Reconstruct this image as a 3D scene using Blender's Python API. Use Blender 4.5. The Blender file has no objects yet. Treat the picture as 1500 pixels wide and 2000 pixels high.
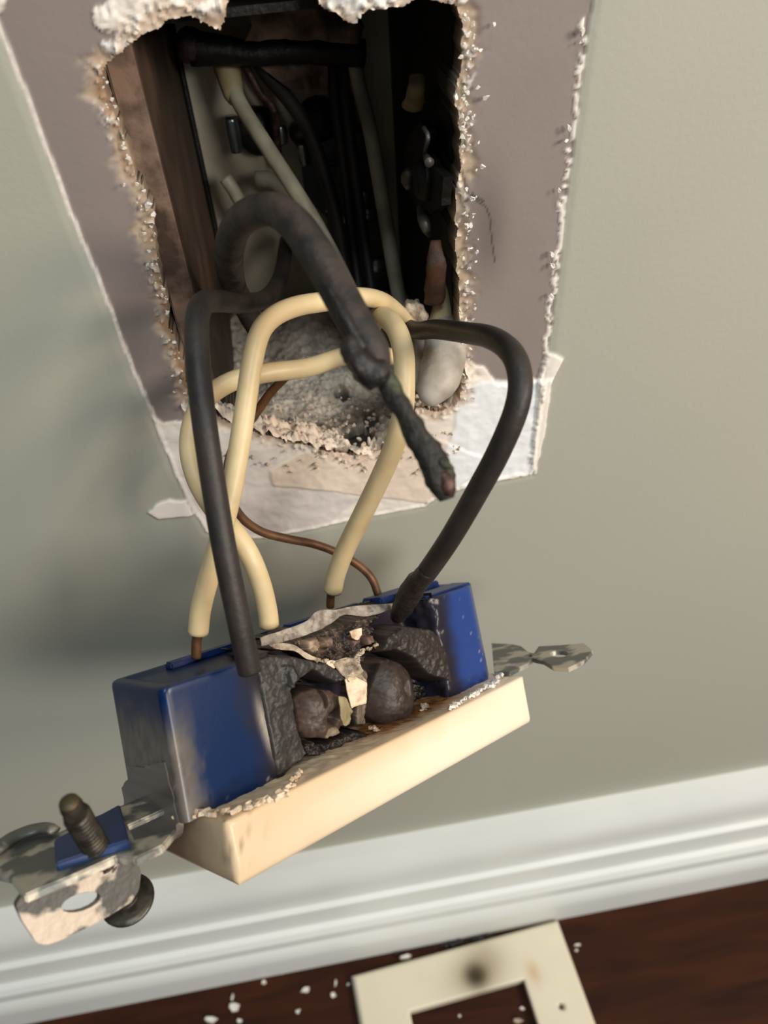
import bpy, bmesh, math, random
import numpy as np
from mathutils import Vector, Matrix
random.seed(7)
C = bpy.context.scene.collection

# ------------------------------------------------------------------ camera
FPX = 1500.0                                   # focal length in pixels of the 1500x2000 frame
D = np.array([135., 1600., FPX]); D /= np.linalg.norm(D)            # world down in camera axes
H = np.array([20250., -3113., FPX]); H -= D * (H @ D); H /= np.linalg.norm(H)
N = np.cross(H, D); N = N if N[2] > 0 else -N
W = np.array([H, N, -D])                       # world x (right), y (into the wall), z (up)
CP = np.array([0.0, -0.124, 0.344])            # wall face at y = 0, floor at z = 0
cam_d = bpy.data.cameras.new('camera'); cam = bpy.data.objects.new('camera', cam_d); C.objects.link(cam)
cam_d.sensor_fit = 'VERTICAL'; cam_d.sensor_height = 36.0; cam_d.sensor_width = 36.0
cam_d.lens = FPX / 2000 * 36.0
cam_d.clip_start = 0.005; cam_d.clip_end = 20
cx, cy, cz = W @ np.array([1., 0, 0]), W @ np.array([0, -1., 0]), W @ np.array([0, 0, -1.])
M = Matrix(((cx[0], cy[0], cz[0], CP[0]), (cx[1], cy[1], cz[1], CP[1]), (cx[2], cy[2], cz[2], CP[2]), (0, 0, 0, 1)))
cam.matrix_world = M
cam_d.dof.use_dof = True; cam_d.dof.focus_distance = 0.130; cam_d.dof.aperture_fstop = 22.0
bpy.context.scene.camera = cam

# ------------------------------------------------------------------ world, lights, exposure
wd = bpy.data.worlds.new('room_light'); bpy.context.scene.world = wd; wd.use_nodes = True
bg = wd.node_tree.nodes['Background']; bg.inputs[0].default_value = (0.80, 0.88, 0.92, 1); bg.inputs[1].default_value = 0.17

def area(name, loc, target, size, power, col):
    d = bpy.data.lights.new(name, 'AREA'); d.shape = 'DISK'; d.size = size; d.energy = power; d.color = col
    o = bpy.data.objects.new(name, d); C.objects.link(o); o.location = loc
    o.rotation_euler = (Vector(target) - Vector(loc)).to_track_quat('-Z', 'Y').to_euler()
    return o
area('warm_room_lamp', (0.36, -0.28, 0.46), (0.02, 0, 0.24), 0.12, 1.35, (1.0, 0.83, 0.66))
area('cool_overhead_light', (0.12, -0.55, 1.25), (0, 0, 0.05), 0.35, 4.4, (0.80, 0.93, 1.0))  # unseen overhead light that brightens the baseboard ledges
area('frontal_fill_light', (0.42, -0.78, 0.58), (0.02, 0, 0.27), 0.26, 4.2, (1.0, 0.97, 0.91))  # unseen frontal fill, added so light reaches the back of the box
vs = bpy.context.scene.view_settings
vs.view_transform = 'Standard'; vs.look = 'None'; vs.gamma = 1.0; vs.use_curve_mapping = False; vs.exposure = 0.0

# ------------------------------------------------------------------ projection helpers
def ray(px, py): return W @ np.array([(px - 750) / FPX, (py - 1000) / FPX, 1.0])
def on_y(px, py, Y=0.0):
    r = ray(px, py); return CP + r * ((Y - CP[1]) / r[1])
def on_z(px, py, Z=0.0):
    r = ray(px, py); return CP + r * ((Z - CP[2]) / r[2])
def on_x(px, py, X):
    r = ray(px, py); return CP + r * ((X - CP[0]) / r[0])
def at(px, py, d): return CP + ray(px, py) * d
# receptacle frame: u long axis, v across (near side negative), t towards its back
UM = np.array([[0.7823846, -0.62195487, -0.03234899], [0.47872626, 0.56736226, 0.67001585], [-0.39836602, -0.5396964, 0.74164163]])
UO = np.array([-0.00257560, -0.04841288, 0.22211012])
def _loc(p): return (UM.T @ (p - UO)) * 1000
def on_v(px, py, v):
    a = _loc(CP); b = _loc(CP + ray(px, py)) - a; return a + b * ((v - a[1]) / b[1])
def on_t(px, py, t):
    a = _loc(CP); b = _loc(CP + ray(px, py)) - a; return a + b * ((t - a[2]) / b[2])
def on_u(px, py, u):
    a = _loc(CP); b = _loc(CP + ray(px, py)) - a; return a + b * ((u - a[0]) / b[0])

# ------------------------------------------------------------------ noise
def _h(ix, iy, iz, s):
    n = (ix * 374761393 + iy * 668265263 + iz * 2147483647 + s * 1274126177) & 0xffffffff
    n = ((n ^ (n >> 13)) * 1274126177) & 0xffffffff
    n = n ^ (n >> 16)
    return (n & 0xffff) / 65535.0
def vnoise(x, y, z, s=0):
    x = np.asarray(x, float); y = np.asarray(y, float) + 0 * x; z = np.asarray(z, float) + 0 * x
    ix, iy, iz = np.floor(x).astype(np.int64), np.floor(y).astype(np.int64), np.floor(z).astype(np.int64)
    fx, fy, fz = x - ix, y - iy, z - iz
    fx, fy, fz = [t * t * (3 - 2 * t) for t in (fx, fy, fz)]
    r = 0
    for dx in (0, 1):
        for dy in (0, 1):
            for dz in (0, 1):
                w = (fx if dx else 1 - fx) * (fy if dy else 1 - fy) * (fz if dz else 1 - fz)
                r = r + w * _h(ix + dx, iy + dy, iz + dz, s)
    return r * 2 - 1
def fbm(x, y, z, s=0, o=4):
    a, r, f, t = 1.0, 0, 1.0, 0
    for i in range(o):
        r = r + a * vnoise(np.asarray(x) * f, np.asarray(y) * f, np.asarray(z) * f, s + i); t += a; a *= .5; f *= 2.03
    return r / t
def sstep(a, b, x):
    t = np.clip((x - a) / (b - a), 0, 1); return t * t * (3 - 2 * t)
def sdf_poly(px, py, poly):
    """signed distance to a polygon, negative inside"""
    P = np.array(poly, float); d = np.full(px.shape, 1e9); ins = np.zeros(px.shape, bool)
    for i in range(len(P)):
        a, b = P[i], P[(i + 1) % len(P)]; e = b - a
        wx, wy = px - a[0], py - a[1]
        t = np.clip((wx * e[0] + wy * e[1]) / (e @ e + 1e-12), 0, 1)
        d = np.minimum(d, (wx - e[0] * t) ** 2 + (wy - e[1] * t) ** 2)
        c = ((a[1] > py) != (b[1] > py)) & (px < (b[0] - a[0]) * (py - a[1]) / (b[1] - a[1] + 1e-12) + a[0])
        ins ^= c
    return np.where(ins, -1, 1) * np.sqrt(d)

# ------------------------------------------------------------------ materials
def lin(c):
    return tuple(((v / 255) / 12.92 if v / 255 < .04045 else ((v / 255 + .055) / 1.055) ** 2.4) for v in c) + (1,)
def mat(name, col, rough=.6, metal=0, col2=None, scale=200, bump=0, bscale=600, spec=.5, attr=False, lo=.4, hi=.62, coat=0, detail=5, sss=0, stretch=None):
    m = bpy.data.materials.new(name); m.use_nodes = True; nt = m.node_tree; b = nt.nodes['Principled BSDF']
    b.inputs['Roughness'].default_value = rough; b.inputs['Metallic'].default_value = metal
    b.inputs['Specular IOR Level'].default_value = spec; b.inputs['Coat Weight'].default_value = coat
    if sss:
        b.inputs['Subsurface Weight'].default_value = sss; b.inputs['Subsurface Radius'].default_value = (1, .7, .4)
        b.inputs['Subsurface Scale'].default_value = .0012
    tc = nt.nodes.new('ShaderNodeTexCoord'); src = tc.outputs['Object']
    if stretch:
        mp = nt.nodes.new('ShaderNodeMapping'); mp.inputs['Scale'].default_value = stretch
        nt.links.new(src, mp.inputs['Vector']); src = mp.outputs['Vector']
    if attr:
        a = nt.nodes.new('ShaderNodeAttribute'); a.attribute_name = 'col'; nt.links.new(a.outputs['Color'], b.inputs['Base Color'])
    elif col2 is None: b.inputs['Base Color'].default_value = lin(col)
    else:
        n = nt.nodes.new('ShaderNodeTexNoise'); n.inputs['Scale'].default_value = scale; n.inputs['Detail'].default_value = detail
        r = nt.nodes.new('ShaderNodeValToRGB'); e = r.color_ramp.elements
        e[0].position = lo; e[0].color = lin(col); e[1].position = hi; e[1].color = lin(col2)
        nt.links.new(src, n.inputs['Vector']); nt.links.new(n.outputs['Fac'], r.inputs['Fac']); nt.links.new(r.outputs['Color'], b.inputs['Base Color'])
    if bump:
        n2 = nt.nodes.new('ShaderNodeTexNoise'); n2.inputs['Scale'].default_value = bscale; n2.inputs['Detail'].default_value = 6
        bp = nt.nodes.new('ShaderNodeBump'); bp.inputs['Strength'].default_value = bump; bp.inputs['Distance'].default_value = .0004
        nt.links.new(src, n2.inputs['Vector']); nt.links.new(n2.outputs['Fac'], bp.inputs['Height']); nt.links.new(bp.outputs['Normal'], b.inputs['Normal'])
    return m
MT = dict(
    wall=mat('wall_surface', (0, 0, 0), .62, attr=True, bump=.12, bscale=900, spec=.35),
    field=mat('pigmented_surface', (0, 0, 0), .75, attr=True, bump=.35, bscale=1800, spec=.3),
    plastic=mat('pigmented_plastic', (0, 0, 0), .27, attr=True, bump=.02, bscale=900, spec=.28),
    gloss=mat('pigmented_gloss', (0, 0, 0), .48, attr=True, bump=.10, bscale=1500, spec=.45),
    trim=mat('trim_paint', (230, 231, 227), .42, col2=(223, 225, 221), scale=18, bump=.08, bscale=300),
    black=mat('black_insulation', (52, 45, 41), .52, col2=(38, 33, 31), scale=160, bump=.25, bscale=900, spec=.45),
    sooty=mat('sooty_insulation', (58, 47, 41), .6, col2=(26, 22, 21), scale=260, bump=.6, bscale=900),
    cream=mat('cream_insulation', (222, 200, 156), .42, col2=(204, 180, 138), scale=90, bump=.15, bscale=700, sss=.25),
    greyw=mat('dusty_white_insulation', (178, 172, 150), .5, col2=(140, 134, 116), scale=120, bump=.2),
    copper=mat('dull_copper', (112, 76, 46), .5, .3, col2=(84, 56, 34), scale=300, bump=.2),
    newcop=mat('bright_copper', (214, 120, 92), .4, .5, bump=.3),
    burnt=mat('burnt_copper', (38, 34, 30), .62, .1, col2=(78, 84, 58), scale=420, bump=1, bscale=1100, lo=.5, hi=.68),
    rust=mat('heat_tinted_copper', (92, 62, 54), .5, .3, col2=(40, 32, 30), scale=600, bump=.7),
    steel=mat('galvanised_steel', (150, 147, 138), .45, .55, col2=(92, 86, 78), scale=70, bump=.3, bscale=500),
    lightst=mat('lightened_steel', (196, 188, 168), .55, .05, col2=(140, 128, 110), scale=45, bump=.3, bscale=500, lo=.35, hi=.7),  # steel colour lightened in place of light inside the box
    black_s=mat('blackened_steel', (30, 27, 25), .5, .3, col2=(14, 13, 12), scale=120, bump=.7, bscale=600),
    zinc=mat('zinc_screw', (150, 165, 165), .22, .9, bump=.2),
    dkst=mat('dull_screw_steel', (88, 82, 72), .42, .7, col2=(58, 54, 48), scale=500, bump=.3),
    brass=mat('dull_brass', (84, 74, 54), .5, .6, bump=.3),
    putty=mat('grey_white_sheath', (186, 178, 166), .5, col2=(140, 130, 118), scale=120, bump=.4, bscale=500, sss=.15),
    pale=mat('pale_yellow_sheath', (168, 154, 116), .6, col2=(130, 114, 82), scale=120, bump=.3),
    paper=mat('scorched_paper', (128, 104, 88), .8, col2=(70, 52, 42), scale=190, bump=.9, bscale=420),
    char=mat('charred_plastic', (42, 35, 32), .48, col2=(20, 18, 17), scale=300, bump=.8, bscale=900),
    charb=mat('scorched_terminal', (62, 48, 41), .42, col2=(36, 29, 26), scale=180, bump=.35, bscale=1400),
    ash=mat('ashy_residue', (205, 185, 160), .7, col2=(96, 78, 64), scale=420, bump=.8, bscale=1500, lo=.42, hi=.66),
    label=mat('peeled_label', (176, 164, 150), .8, col2=(120, 108, 96), scale=500, bump=.9, bscale=900, stretch=(1, 4, 1)),
    wood=mat('stud_wood', (70, 52, 38), .8, col2=(42, 31, 23), scale=60, bump=.5, stretch=(6, 6, 1)),
    dark=mat('cavity_dark', (26, 22, 19), .9, bump=.3),
    chip=mat('paint_chip', (228, 222, 212), .6, bump=.4),
)
MT['scorch'] = mat('brown_scorched_steel', (74, 56, 48), .6, .1, col2=(36, 28, 25), scale=160, bump=.5)
MT['teal'] = mat('dark_teal_steel', (60, 76, 76), .45, .2, col2=(34, 40, 38), scale=110, bump=.5)
def floor_mat():
    m = bpy.data.materials.new('dark_walnut'); m.use_nodes = True; nt = m.node_tree; b = nt.nodes['Principled BSDF']
    tc = nt.nodes.new('ShaderNodeTexCoord'); mp = nt.nodes.new('ShaderNodeMapping'); mp.inputs['Scale'].default_value = (9, 60, 9)
    n = nt.nodes.new('ShaderNodeTexNoise'); n.inputs['Scale'].default_value = 2.2; n.inputs['Detail'].default_value = 8; n.inputs['Distortion'].default_value = .9
    r = nt.nodes.new('ShaderNodeValToRGB'); e = r.color_ramp.elements
    e[0].position = .32; e[0].color = lin((42, 19, 8)); e[1].position = .7; e[1].color = lin((64, 31, 14))
    nt.links.new(tc.outputs['Object'], mp.inputs[0]); nt.links.new(mp.outputs[0], n.inputs['Vector']); nt.links.new(n.outputs['Fac'], r.inputs[0]); nt.links.new(r.outputs[0], b.inputs['Base Color'])
    bp = nt.nodes.new('ShaderNodeBump'); bp.inputs['Strength'].default_value = .15; bp.inputs['Distance'].default_value = .0005
    nt.links.new(n.outputs['Fac'], bp.inputs['Height']); nt.links.new(bp.outputs[0], b.inputs['Normal'])
    b.inputs['Roughness'].default_value = .55; b.inputs['Specular IOR Level'].default_value = .15
    return m
MT['floor'] = floor_mat()

# ------------------------------------------------------------------ object helpers
def link(name, me, m=None, parent=None, smooth=True):
    o = bpy.data.objects.new(name, me); C.objects.link(o)
    if m: me.materials.append(m)
    if parent is not None: o.parent = parent
    if smooth: me.shade_smooth()
    return o
def off(parent): return np.array(parent.location) if parent is not None else np.zeros(3)
def mesh(name, V, F, m=None, parent=None, smooth=True, col=None, rel=True):
    V = np.asarray(V, float)
    if rel and parent is not None and not parent.get('local'): V = V - off(parent)
    me = bpy.data.meshes.new(name); me.from_pydata(V.tolist(), [], [tuple(int(i) for i in f) for f in F]); me.update()
    if col is not None:
        ca = me.color_attributes.new('col', 'FLOAT_COLOR', 'POINT')
        c4 = np.ones((len(V), 4), np.float32); c4[:, :3] = col; ca.data.foreach_set('color', c4.ravel())
    return link(name, me, m, parent, smooth)
def from_bm(name, bm, m=None, parent=None, smooth=True, rel=True):
    if rel and parent is not None and not parent.get('local'):
        bmesh.ops.translate(bm, vec=-Vector(parent.location), verts=bm.verts)
    bmesh.ops.recalc_face_normals(bm, faces=bm.faces)
    me = bpy.data.meshes.new(name); bm.to_mesh(me); bm.free(); return link(name, me, m, parent, smooth)
def thing(name, label, cat, loc=(0, 0, 0), group=None):
    o = bpy.data.objects.new(name, None); C.objects.link(o); o.location = Vector([float(v) for v in loc]); o.empty_display_size = .01
    return tag(o, label, cat, group)
def tag(o, label, cat, group=None):
    o['label'] = label; o['category'] = cat
    if group: o['group'] = group
    return o
def struct(o): o['kind'] = 'structure'; return o
def catmull(P, n):
    P = np.array(P, float); Q = np.vstack([2 * P[0] - P[1], P, 2 * P[-1] - P[-2]]); out = []
    for i in range(1, len(Q) - 2):
        for k in range(n):
            t = k / n
            out.append(.5 * (2 * Q[i] + (Q[i + 1] - Q[i - 1]) * t + (2 * Q[i - 1] - 5 * Q[i] + 4 * Q[i + 1] - Q[i + 2]) * t * t + (3 * Q[i] - Q[i - 1] - 3 * Q[i + 1] + Q[i + 2]) * t ** 3))
    out.append(Q[-2]); return np.array(out)
def tube(name, P, R, m, parent=None, n=8, seg=20, rough=0, rs=400, flat=1.0, caps=True, seed=3, loc=False):
    """P points (3-D), R radius or list of radii, rough = radial noise amount; flat squashes one axis"""
    P = np.array(P, float)
    R = np.full(len(P), R) if np.isscalar(R) else np.array(R, float)
    S = catmull(np.column_stack([P, R]), n); P, R = S[:, :3], np.maximum(S[:, 3], 1e-5)
    T = np.gradient(P, axis=0); T /= np.linalg.norm(T, axis=1)[:, None] + 1e-12
    a = np.array([0, 0, 1.]) if abs(T[0][2]) < .9 else np.array([1., 0, 0])
    nrm = np.cross(T[0], a); nrm /= np.linalg.norm(nrm); V = []; 
    for i in range(len(P)):
        nrm = nrm - T[i] * (nrm @ T[i]); nrm /= np.linalg.norm(nrm); b = np.cross(T[i], nrm)
        for k in range(seg):
            an = 2 * math.pi * k / seg
            V.append(P[i] + (nrm * math.cos(an) + b * math.sin(an) * flat) * R[i])
    V = np.array(V)
    if rough:
        c = np.repeat(P, seg, axis=0); q = V * (rs if not loc else rs / 1000)
        V = c + (V - c) * (1 + rough * fbm(q[:, 0], q[:, 1], q[:, 2], seed))[:, None]
    F = []
    for i in range(len(P) - 1):
        for k in range(seg):
            k2 = (k + 1) % seg; F.append((i * seg + k, i * seg + k2, (i + 1) * seg + k2, (i + 1) * seg + k))
    if caps:
        F.append(tuple(range(seg))[::-1]); F.append(tuple((len(P) - 1) * seg + k for k in range(seg)))
    return mesh(name, V, F, m, parent, rel=not loc)
def grid_faces(nx, ny):
    i = np.arange(nx - 1)[:, None] * ny + np.arange(ny - 1)[None, :]
    return np.stack([i, i + ny, i + ny + 1, i + 1], -1).reshape(-1, 4)
def prism(name, poly, axis_pts, m, parent=None, bevel=0, smooth=False, loc=True, holes=(), col=None):
    """poly: list of (a,b) ; axis_pts(a,b,s) -> 3-D for s = 0 and 1. Solid plate with optional holes."""
    from mathutils.geometry import tessellate_polygon
    loops = [list(poly)] + [list(h) for h in holes]
    flat = [p for l in loops for p in l]
    tris = tessellate_polygon([[Vector((p[0], p[1], 0)) for p in l] for l in loops])
    n = len(flat); V = [axis_pts(p[0], p[1], 0) for p in flat] + [axis_pts(p[0], p[1], 1) for p in flat]
    bm = bmesh.new(); vv = [bm.verts.new([float(c) for c in v]) for v in V]
    for t in tris:
        for s in (0, n):
            try: bm.faces.new([vv[t[0] + s], vv[t[1] + s], vv[t[2] + s]])
            except ValueError: pass
    k = 0
    for l in loops:
        for i in range(len(l)):
            a, b = k + i, k + (i + 1) % len(l)
            try: bm.faces.new([vv[a], vv[b], vv[b + n], vv[a + n]])
            except ValueError: pass
        k += len(l)
    bmesh.ops.recalc_face_normals(bm, faces=bm.faces)
    if bevel:
        es = [e for e in bm.edges if len(e.link_faces) == 2 and e.calc_face_angle(0) > .5]
        bmesh.ops.bevel(bm, geom=es, offset=bevel, segments=3, affect='EDGES', clamp_overlap=True)
    return from_bm(name, bm, m, parent, smooth, rel=not loc)
def ragged(poly, step, amp, seed, s=1.0):
    """subdivide a polygon and jitter it, for torn edges"""
    P = np.array(poly, float); out = []
    for i in range(len(P)):
        a, b = P[i], P[(i + 1) % len(P)]; L = np.linalg.norm(b - a); n = max(1, int(L / step))
        for k in range(n):
            q = a + (b - a) * k / n; e = (b - a) / (L + 1e-9)
            j = amp * float(fbm(np.array([q[0] * s]), np.array([q[1] * s]), np.array([seed * 1.7]), seed, 3)[0]) * 1.8
            out.append((q[0] - e[1] * j, q[1] + e[0] * j))
    return out
def box(name, lo, hi, m, parent=None, bevel=0, loc=False, seg=2, smooth=False):
    bm = bmesh.new(); bmesh.ops.create_cube(bm, size=1)
    lo, hi = np.array(lo, float), np.array(hi, float)
    for v in bm.verts: v.co = Vector([float(c) for c in lo + (np.array(v.co) + .5) * (hi - lo)])
    if bevel: bmesh.ops.bevel(bm, geom=bm.edges[:], offset=bevel, segments=seg, affect='EDGES')
    return from_bm(name, bm, m, parent, smooth, rel=not loc)
def blob(name, c, r, m, parent=None, amp=.15, freq=2.0, seed=1, sub=4, rot=None, fn=None, loc=False):
    bm = bmesh.new(); bmesh.ops.create_icosphere(bm, subdivisions=sub, radius=1)
    X = np.array([v.co[:] for v in bm.verts]); 
    k = 1 + amp * fbm(X[:, 0] * freq, X[:, 1] * freq, X[:, 2] * freq, seed); X2 = X * k[:, None]
    if fn is not None: X2 = fn(X2, X)
    X2 = X2 * np.array(r)
    if rot is not None: X2 = X2 @ np.array(rot).T
    X2 = X2 + np.array(c)
    for v, p in zip(bm.verts, X2): v.co = p.tolist()
    return from_bm(name, bm, m, parent, True, rel=not loc)

# ================================================================== SETTING
def wpx(L, Y=0.0): return [(on_y(x, y, Y)[0] * 1000, on_y(x, y, Y)[2] * 1000) for x, y in L]   # pixels -> wall (x, z) in mm
MARK = wpx([(0, 70), (60, 218), (130, 410), (170, 502), (210, 600), (250, 706), (290, 800), (318, 868), (345, 935), (372, 988), (402, 1040), (442, 1053), (520, 1052),
            (610, 1034), (710, 1012), (830, 990), (858, 968), (930, 950), (1040, 926), (1052, 830), (1062, 762), (1078, 640), (1092, 540), (1113, 350), (1135, 180), (1150, 60), (1159, 0)]) + [(50.5, 352), (-36, 352)]
HOLE = wpx([(198, 150), (208, 120), (240, 100), (262, 78), (300, 68), (330, 45), (372, 32), (402, 44), (428, 62), (440, 30), (452, -30), (480, -60), (560, -62), (612, -40), (625, 8), (660, 22), (692, 48),
            (722, 20), (790, 18), (812, 0), (868, 4), (896, 10), (908, 50), (904, 130), (893, 205), (903, 262), (899, 350), (892, 450), (893, 520), (898, 600), (903, 700), (900, 782),
            (860, 806), (812, 796), (790, 832), (745, 878), (700, 890), (640, 880), (560, 860), (470, 840), (420, 815), (372, 775), (352, 700), (335, 650), (318, 560), (300, 470), (288, 400), (262, 330), (232, 250), (205, 205)])
HOLE = ragged(HOLE, 1.2, .55, 5, .55)
def wall():
    fs = 0.32
    xs = np.concatenate([[-1500, -900, -500, -300, -200, -150, -120, -100, -85, -72, -60, -52], np.arange(-44, 62, fs), [66, 72, 80, 95, 110, 130, 160, 220, 350, 600, 1000, 1500]])
    zs = np.concatenate([[-5, 20, 45, 70, 90, 110, 130, 150, 170, 185, 200, 212], np.arange(219, 358, fs), [362, 370, 380, 400, 440, 520, 700, 1000, 1500, 2400]])
    nx, nz = len(xs), len(zs)
    X, Z = np.meshgrid(xs, zs, indexing='ij'); X, Z = X.copy(), Z.copy()
    fine = (X > -44.5) & (X < 62.5) & (Z > 218) & (Z < 358.5)
    hd = np.full(X.shape, 50.0); md = np.full(X.shape, 50.0)
    xf, zf = X[fine], Z[fine]
    nn = fbm(xf * .45, zf * .45, 0, 11, 4); n2 = fbm(xf * 1.6, zf * 1.6, 3, 21, 3); n3 = fbm(xf * .12, zf * .12, 5, 31, 3)
    hd[fine] = sdf_poly(xf, zf, HOLE)
    md[fine] = sdf_poly(xf, zf, MARK) + .25 * nn
    # snap vertices on to the hole outline
    for d, arr in ((hd, 0),):
        gx = np.gradient(d, axis=0); gz = np.gradient(d, axis=1); g = np.sqrt(gx ** 2 + gz ** 2) + 1e-9
        near = fine & (np.abs(d) < fs * .5)
        X[near] -= (gx / g * d)[near]; Z[near] -= (gz / g * d)[near]
    h = np.zeros(X.shape); col = np.zeros(X.shape + (3,))
    paint = np.array(lin((172, 171, 158))[:3]); mauve = np.array(lin((141, 129, 123))[:3]); white = np.array(lin((242, 233, 222))[:3])
    cool = np.array(lin((238, 240, 240))[:3]); gyp = np.array(lin((196, 172, 146))[:3]); lav = np.array(lin((206, 196, 194))[:3]); soot = np.array(lin((48, 38, 32))[:3]); tan = np.array(lin((150, 112, 76))[:3])
    col[:] = paint
    c = np.tile(mauve, (len(xf), 1)) * (1 + .05 * n3)[:, None]
    m_, h_ = md[fine], hd[fine]
    def mix(c, k, w): w = np.clip(w, 0, 1)[:, None]; return c * (1 - w) + np.asarray(k) * w
    # gypsum / plaster patches
    low = wpx([(285, 798), (318, 832), (355, 822), (362, 778), (420, 800), (900, 760), (905, 705), (945, 715), (975, 755), (1020, 745), (1060, 742), (1100, 600), (1200, 1100), (380, 1150), (250, 1000)])
    dl = sdf_poly(xf, zf, low) + 1.0 * nn
    c = mix(c, white * .97, sstep(.3, -.3, dl)); hh = .35 * sstep(.3, -.3, dl) * (1 + .6 * nn)
    pink = wpx([(380, 880), (560, 880), (530, 930), (545, 955), (640, 950), (700, 975), (640, 1030), (440, 1060), (350, 930)])
    c = mix(c, lav, sstep(.5, -.7, sdf_poly(xf, zf, pink) + 1.2 * nn) * .6)
    sm = wpx([(525, 920), (600, 880), (860, 860), (960, 900), (850, 985), (720, 970), (600, 955), (535, 950)])
    ds = sdf_poly(xf, zf, sm) + .5 * nn; c = mix(c, np.array(lin((232, 214, 196))[:3]), sstep(.2, -.2, ds)); hh += .3 * sstep(.3, -.3, ds)
    wr = wpx([(890, 770), (940, 745), (1060, 742), (1090, 760), (1060, 940), (880, 965), (860, 900), (885, 840)])
    dw = sdf_poly(xf, zf, wr) + .8 * nn; c = mix(c, cool, sstep(.4, -.8, dw)); hh += .25 * sstep(.3, -.5, dw)
    for P, k, a in (([(175, 20), (215, 10), (262, -20), (330, -40), (440, -40), (445, 25), (400, 45), (330, 48), (305, 75), (255, 92), (228, 60), (195, 62)], white, 1.6),
                    ([(195, 85), (240, 82), (268, 98), (238, 112), (205, 105)], cool, .9),
                    ([(600, -60), (830, -60), (812, 6), (760, 22), (700, 55), (640, 25), (608, 5)], cool, .6),
                    ([(-40, -60), (10, -60), (10, 10), (-10, 30)], white, .5)):
        dd = sdf_poly(xf, zf, wpx(P)) + a * (.7 * nn + .6 * n2)
        c = mix(c, k, sstep(.3, -.2, dd)); hh += .5 * sstep(.3, -.3, dd) * (1 + n2)
    # exposed gypsum around the hole, with flakes
    rim = sstep(2.9, .4, h_ + 2.0 * nn + .7 * n2) * np.where(zf > 250, 1, .5)
    c = mix(c, gyp * (1 + .25 * n2)[:, None], rim * .8); hh -= .5 * rim * (zf > 255)
    fl = sstep(.24, .44, n2 + .35 * nn) * sstep(2.8, .3, h_)
    c = mix(c, white, fl * .95); hh += .7 * fl
    c = mix(c, tan, sstep(-20, -23, xf) * sstep(1.6, .2, h_ + .8 * nn) * .8)
    # soot blown out of the box
    s1 = np.exp(-(((xf - 34.2) / 3.4) ** 2 + ((zf - 289 + (xf - 34) * .4) / 9.5) ** 2) ** 1.1) * (1 + .3 * n3)
    c = mix(c, soot, .42 * s1)
    s2 = np.exp(-(((xf + 30) / 6) ** 2 + ((zf - 278) / 20) ** 2)); c = mix(c, soot * 1.5, .16 * s2)
    for P, wd_ in (([(925, 380), (932, 395), (950, 405), (958, 425), (962, 470), (968, 515)], .10), ([(905, 340), (915, 380), (945, 395)], .16), ([(100, 833), (112, 846), (130, 853)], .1)):
        q = np.array(wpx(P)); dm = np.full(xf.shape, 99.)
        for a, b in zip(q[:-1], q[1:]):
            e = b - a; t = np.clip(((xf - a[0]) * e[0] + (zf - a[1]) * e[1]) / (e @ e), 0, 1)
            dm = np.minimum(dm, np.hypot(xf - a[0] - e[0] * t, zf - a[1] - e[1] * t))
        c = mix(c, soot, .7 * sstep(wd_ * 2.2, wd_ * .6, dm))
    # torn paint edge: white paper line
    right = xf > 20
    line = np.where(right, sstep(.75, .25, np.abs(m_ + .45 + .9 * nn)) * sstep(-.15, .12, n2 + .35 * n3 + np.where(zf < 292, .25, -.12)), sstep(.5, .2, np.abs(m_ + .25)) * (.75 + .3 * n2))
    c = mix(c, np.array(lin((236, 228, 218))[:3]), line * np.where(m_ < .5, 1, 0)); hh += .35 * line
    # fresh wall paint outside the plate's footprint
    out = sstep(-.12, .12, m_)
    c = mix(c, paint, out); hh = hh * (1 - out) + .55 * out * (1 - .35 * sstep(1.5, 0, m_))
    # smear and torn tag outside
    for P in ([(290, 1000), (305, 985), (330, 975), (365, 978), (375, 1005), (345, 1008), (310, 1012)], [(1070, 690), (1100, 700), (1078, 745), (1058, 790), (1050, 745)], [(1052, 742), (1078, 738), (1062, 850), (1045, 925), (1038, 900)]):
        dd = sdf_poly(xf, zf, wpx(P)) + .35 * nn; w = sstep(.25, -.15, dd); c = mix(c, white, w); hh += .5 * w
    h[fine] = hh * .001 - .00055; col[fine] = c
    col *= (1 + .02 * fbm(X * .05, Z * .05, 1, 5))[..., None]
    V = np.stack([X * .001, -h, Z * .001], -1).reshape(-1, 3)
    V[:, 1] += -.0  # proud of the plane towards the room
    F = grid_faces(nx, nz)
    cc = (hd[:-1, :-1] + hd[1:, :-1] + hd[:-1, 1:] + hd[1:, 1:]).reshape(-1) / 4
    keep = cc > 0; K = keep.reshape(nx - 1, nz - 1)
    back = {}; SV, SF, SC = [], [], []
    idx = np.arange(nx * nz).reshape(nx, nz); colf = col.reshape(-1, 3)
    def rimq(a, b):
        q = []
        for i in (a, b):
            if i not in back:
                j = []
                for k, dep in enumerate((0.0, .0025, .006, .0125)):
                    if V[i][2] < .2555 and -.0215 < V[i][0] < .0265: dep *= .12
                    p = V[i].copy(); p[1] += dep
                    nz_ = fbm(p[0] * 900, p[1] * 900, p[2] * 900, 8, 3)
                    if dep: p[0] += .00025 * nz_; p[2] += .00025 * fbm(p[0] * 700, p[1] * 900, p[2] * 900, 9, 3)
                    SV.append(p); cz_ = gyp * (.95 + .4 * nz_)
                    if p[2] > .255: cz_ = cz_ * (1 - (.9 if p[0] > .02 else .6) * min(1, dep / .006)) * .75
                    if k == 0: cz_ = colf[i]
                    SC.append(cz_); j.append(len(SV) - 1)
                back[i] = j
            q.append(back[i])
        for k in range(3): SF.append((q[0][k], q[1][k], q[1][k + 1], q[0][k + 1]))
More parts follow.
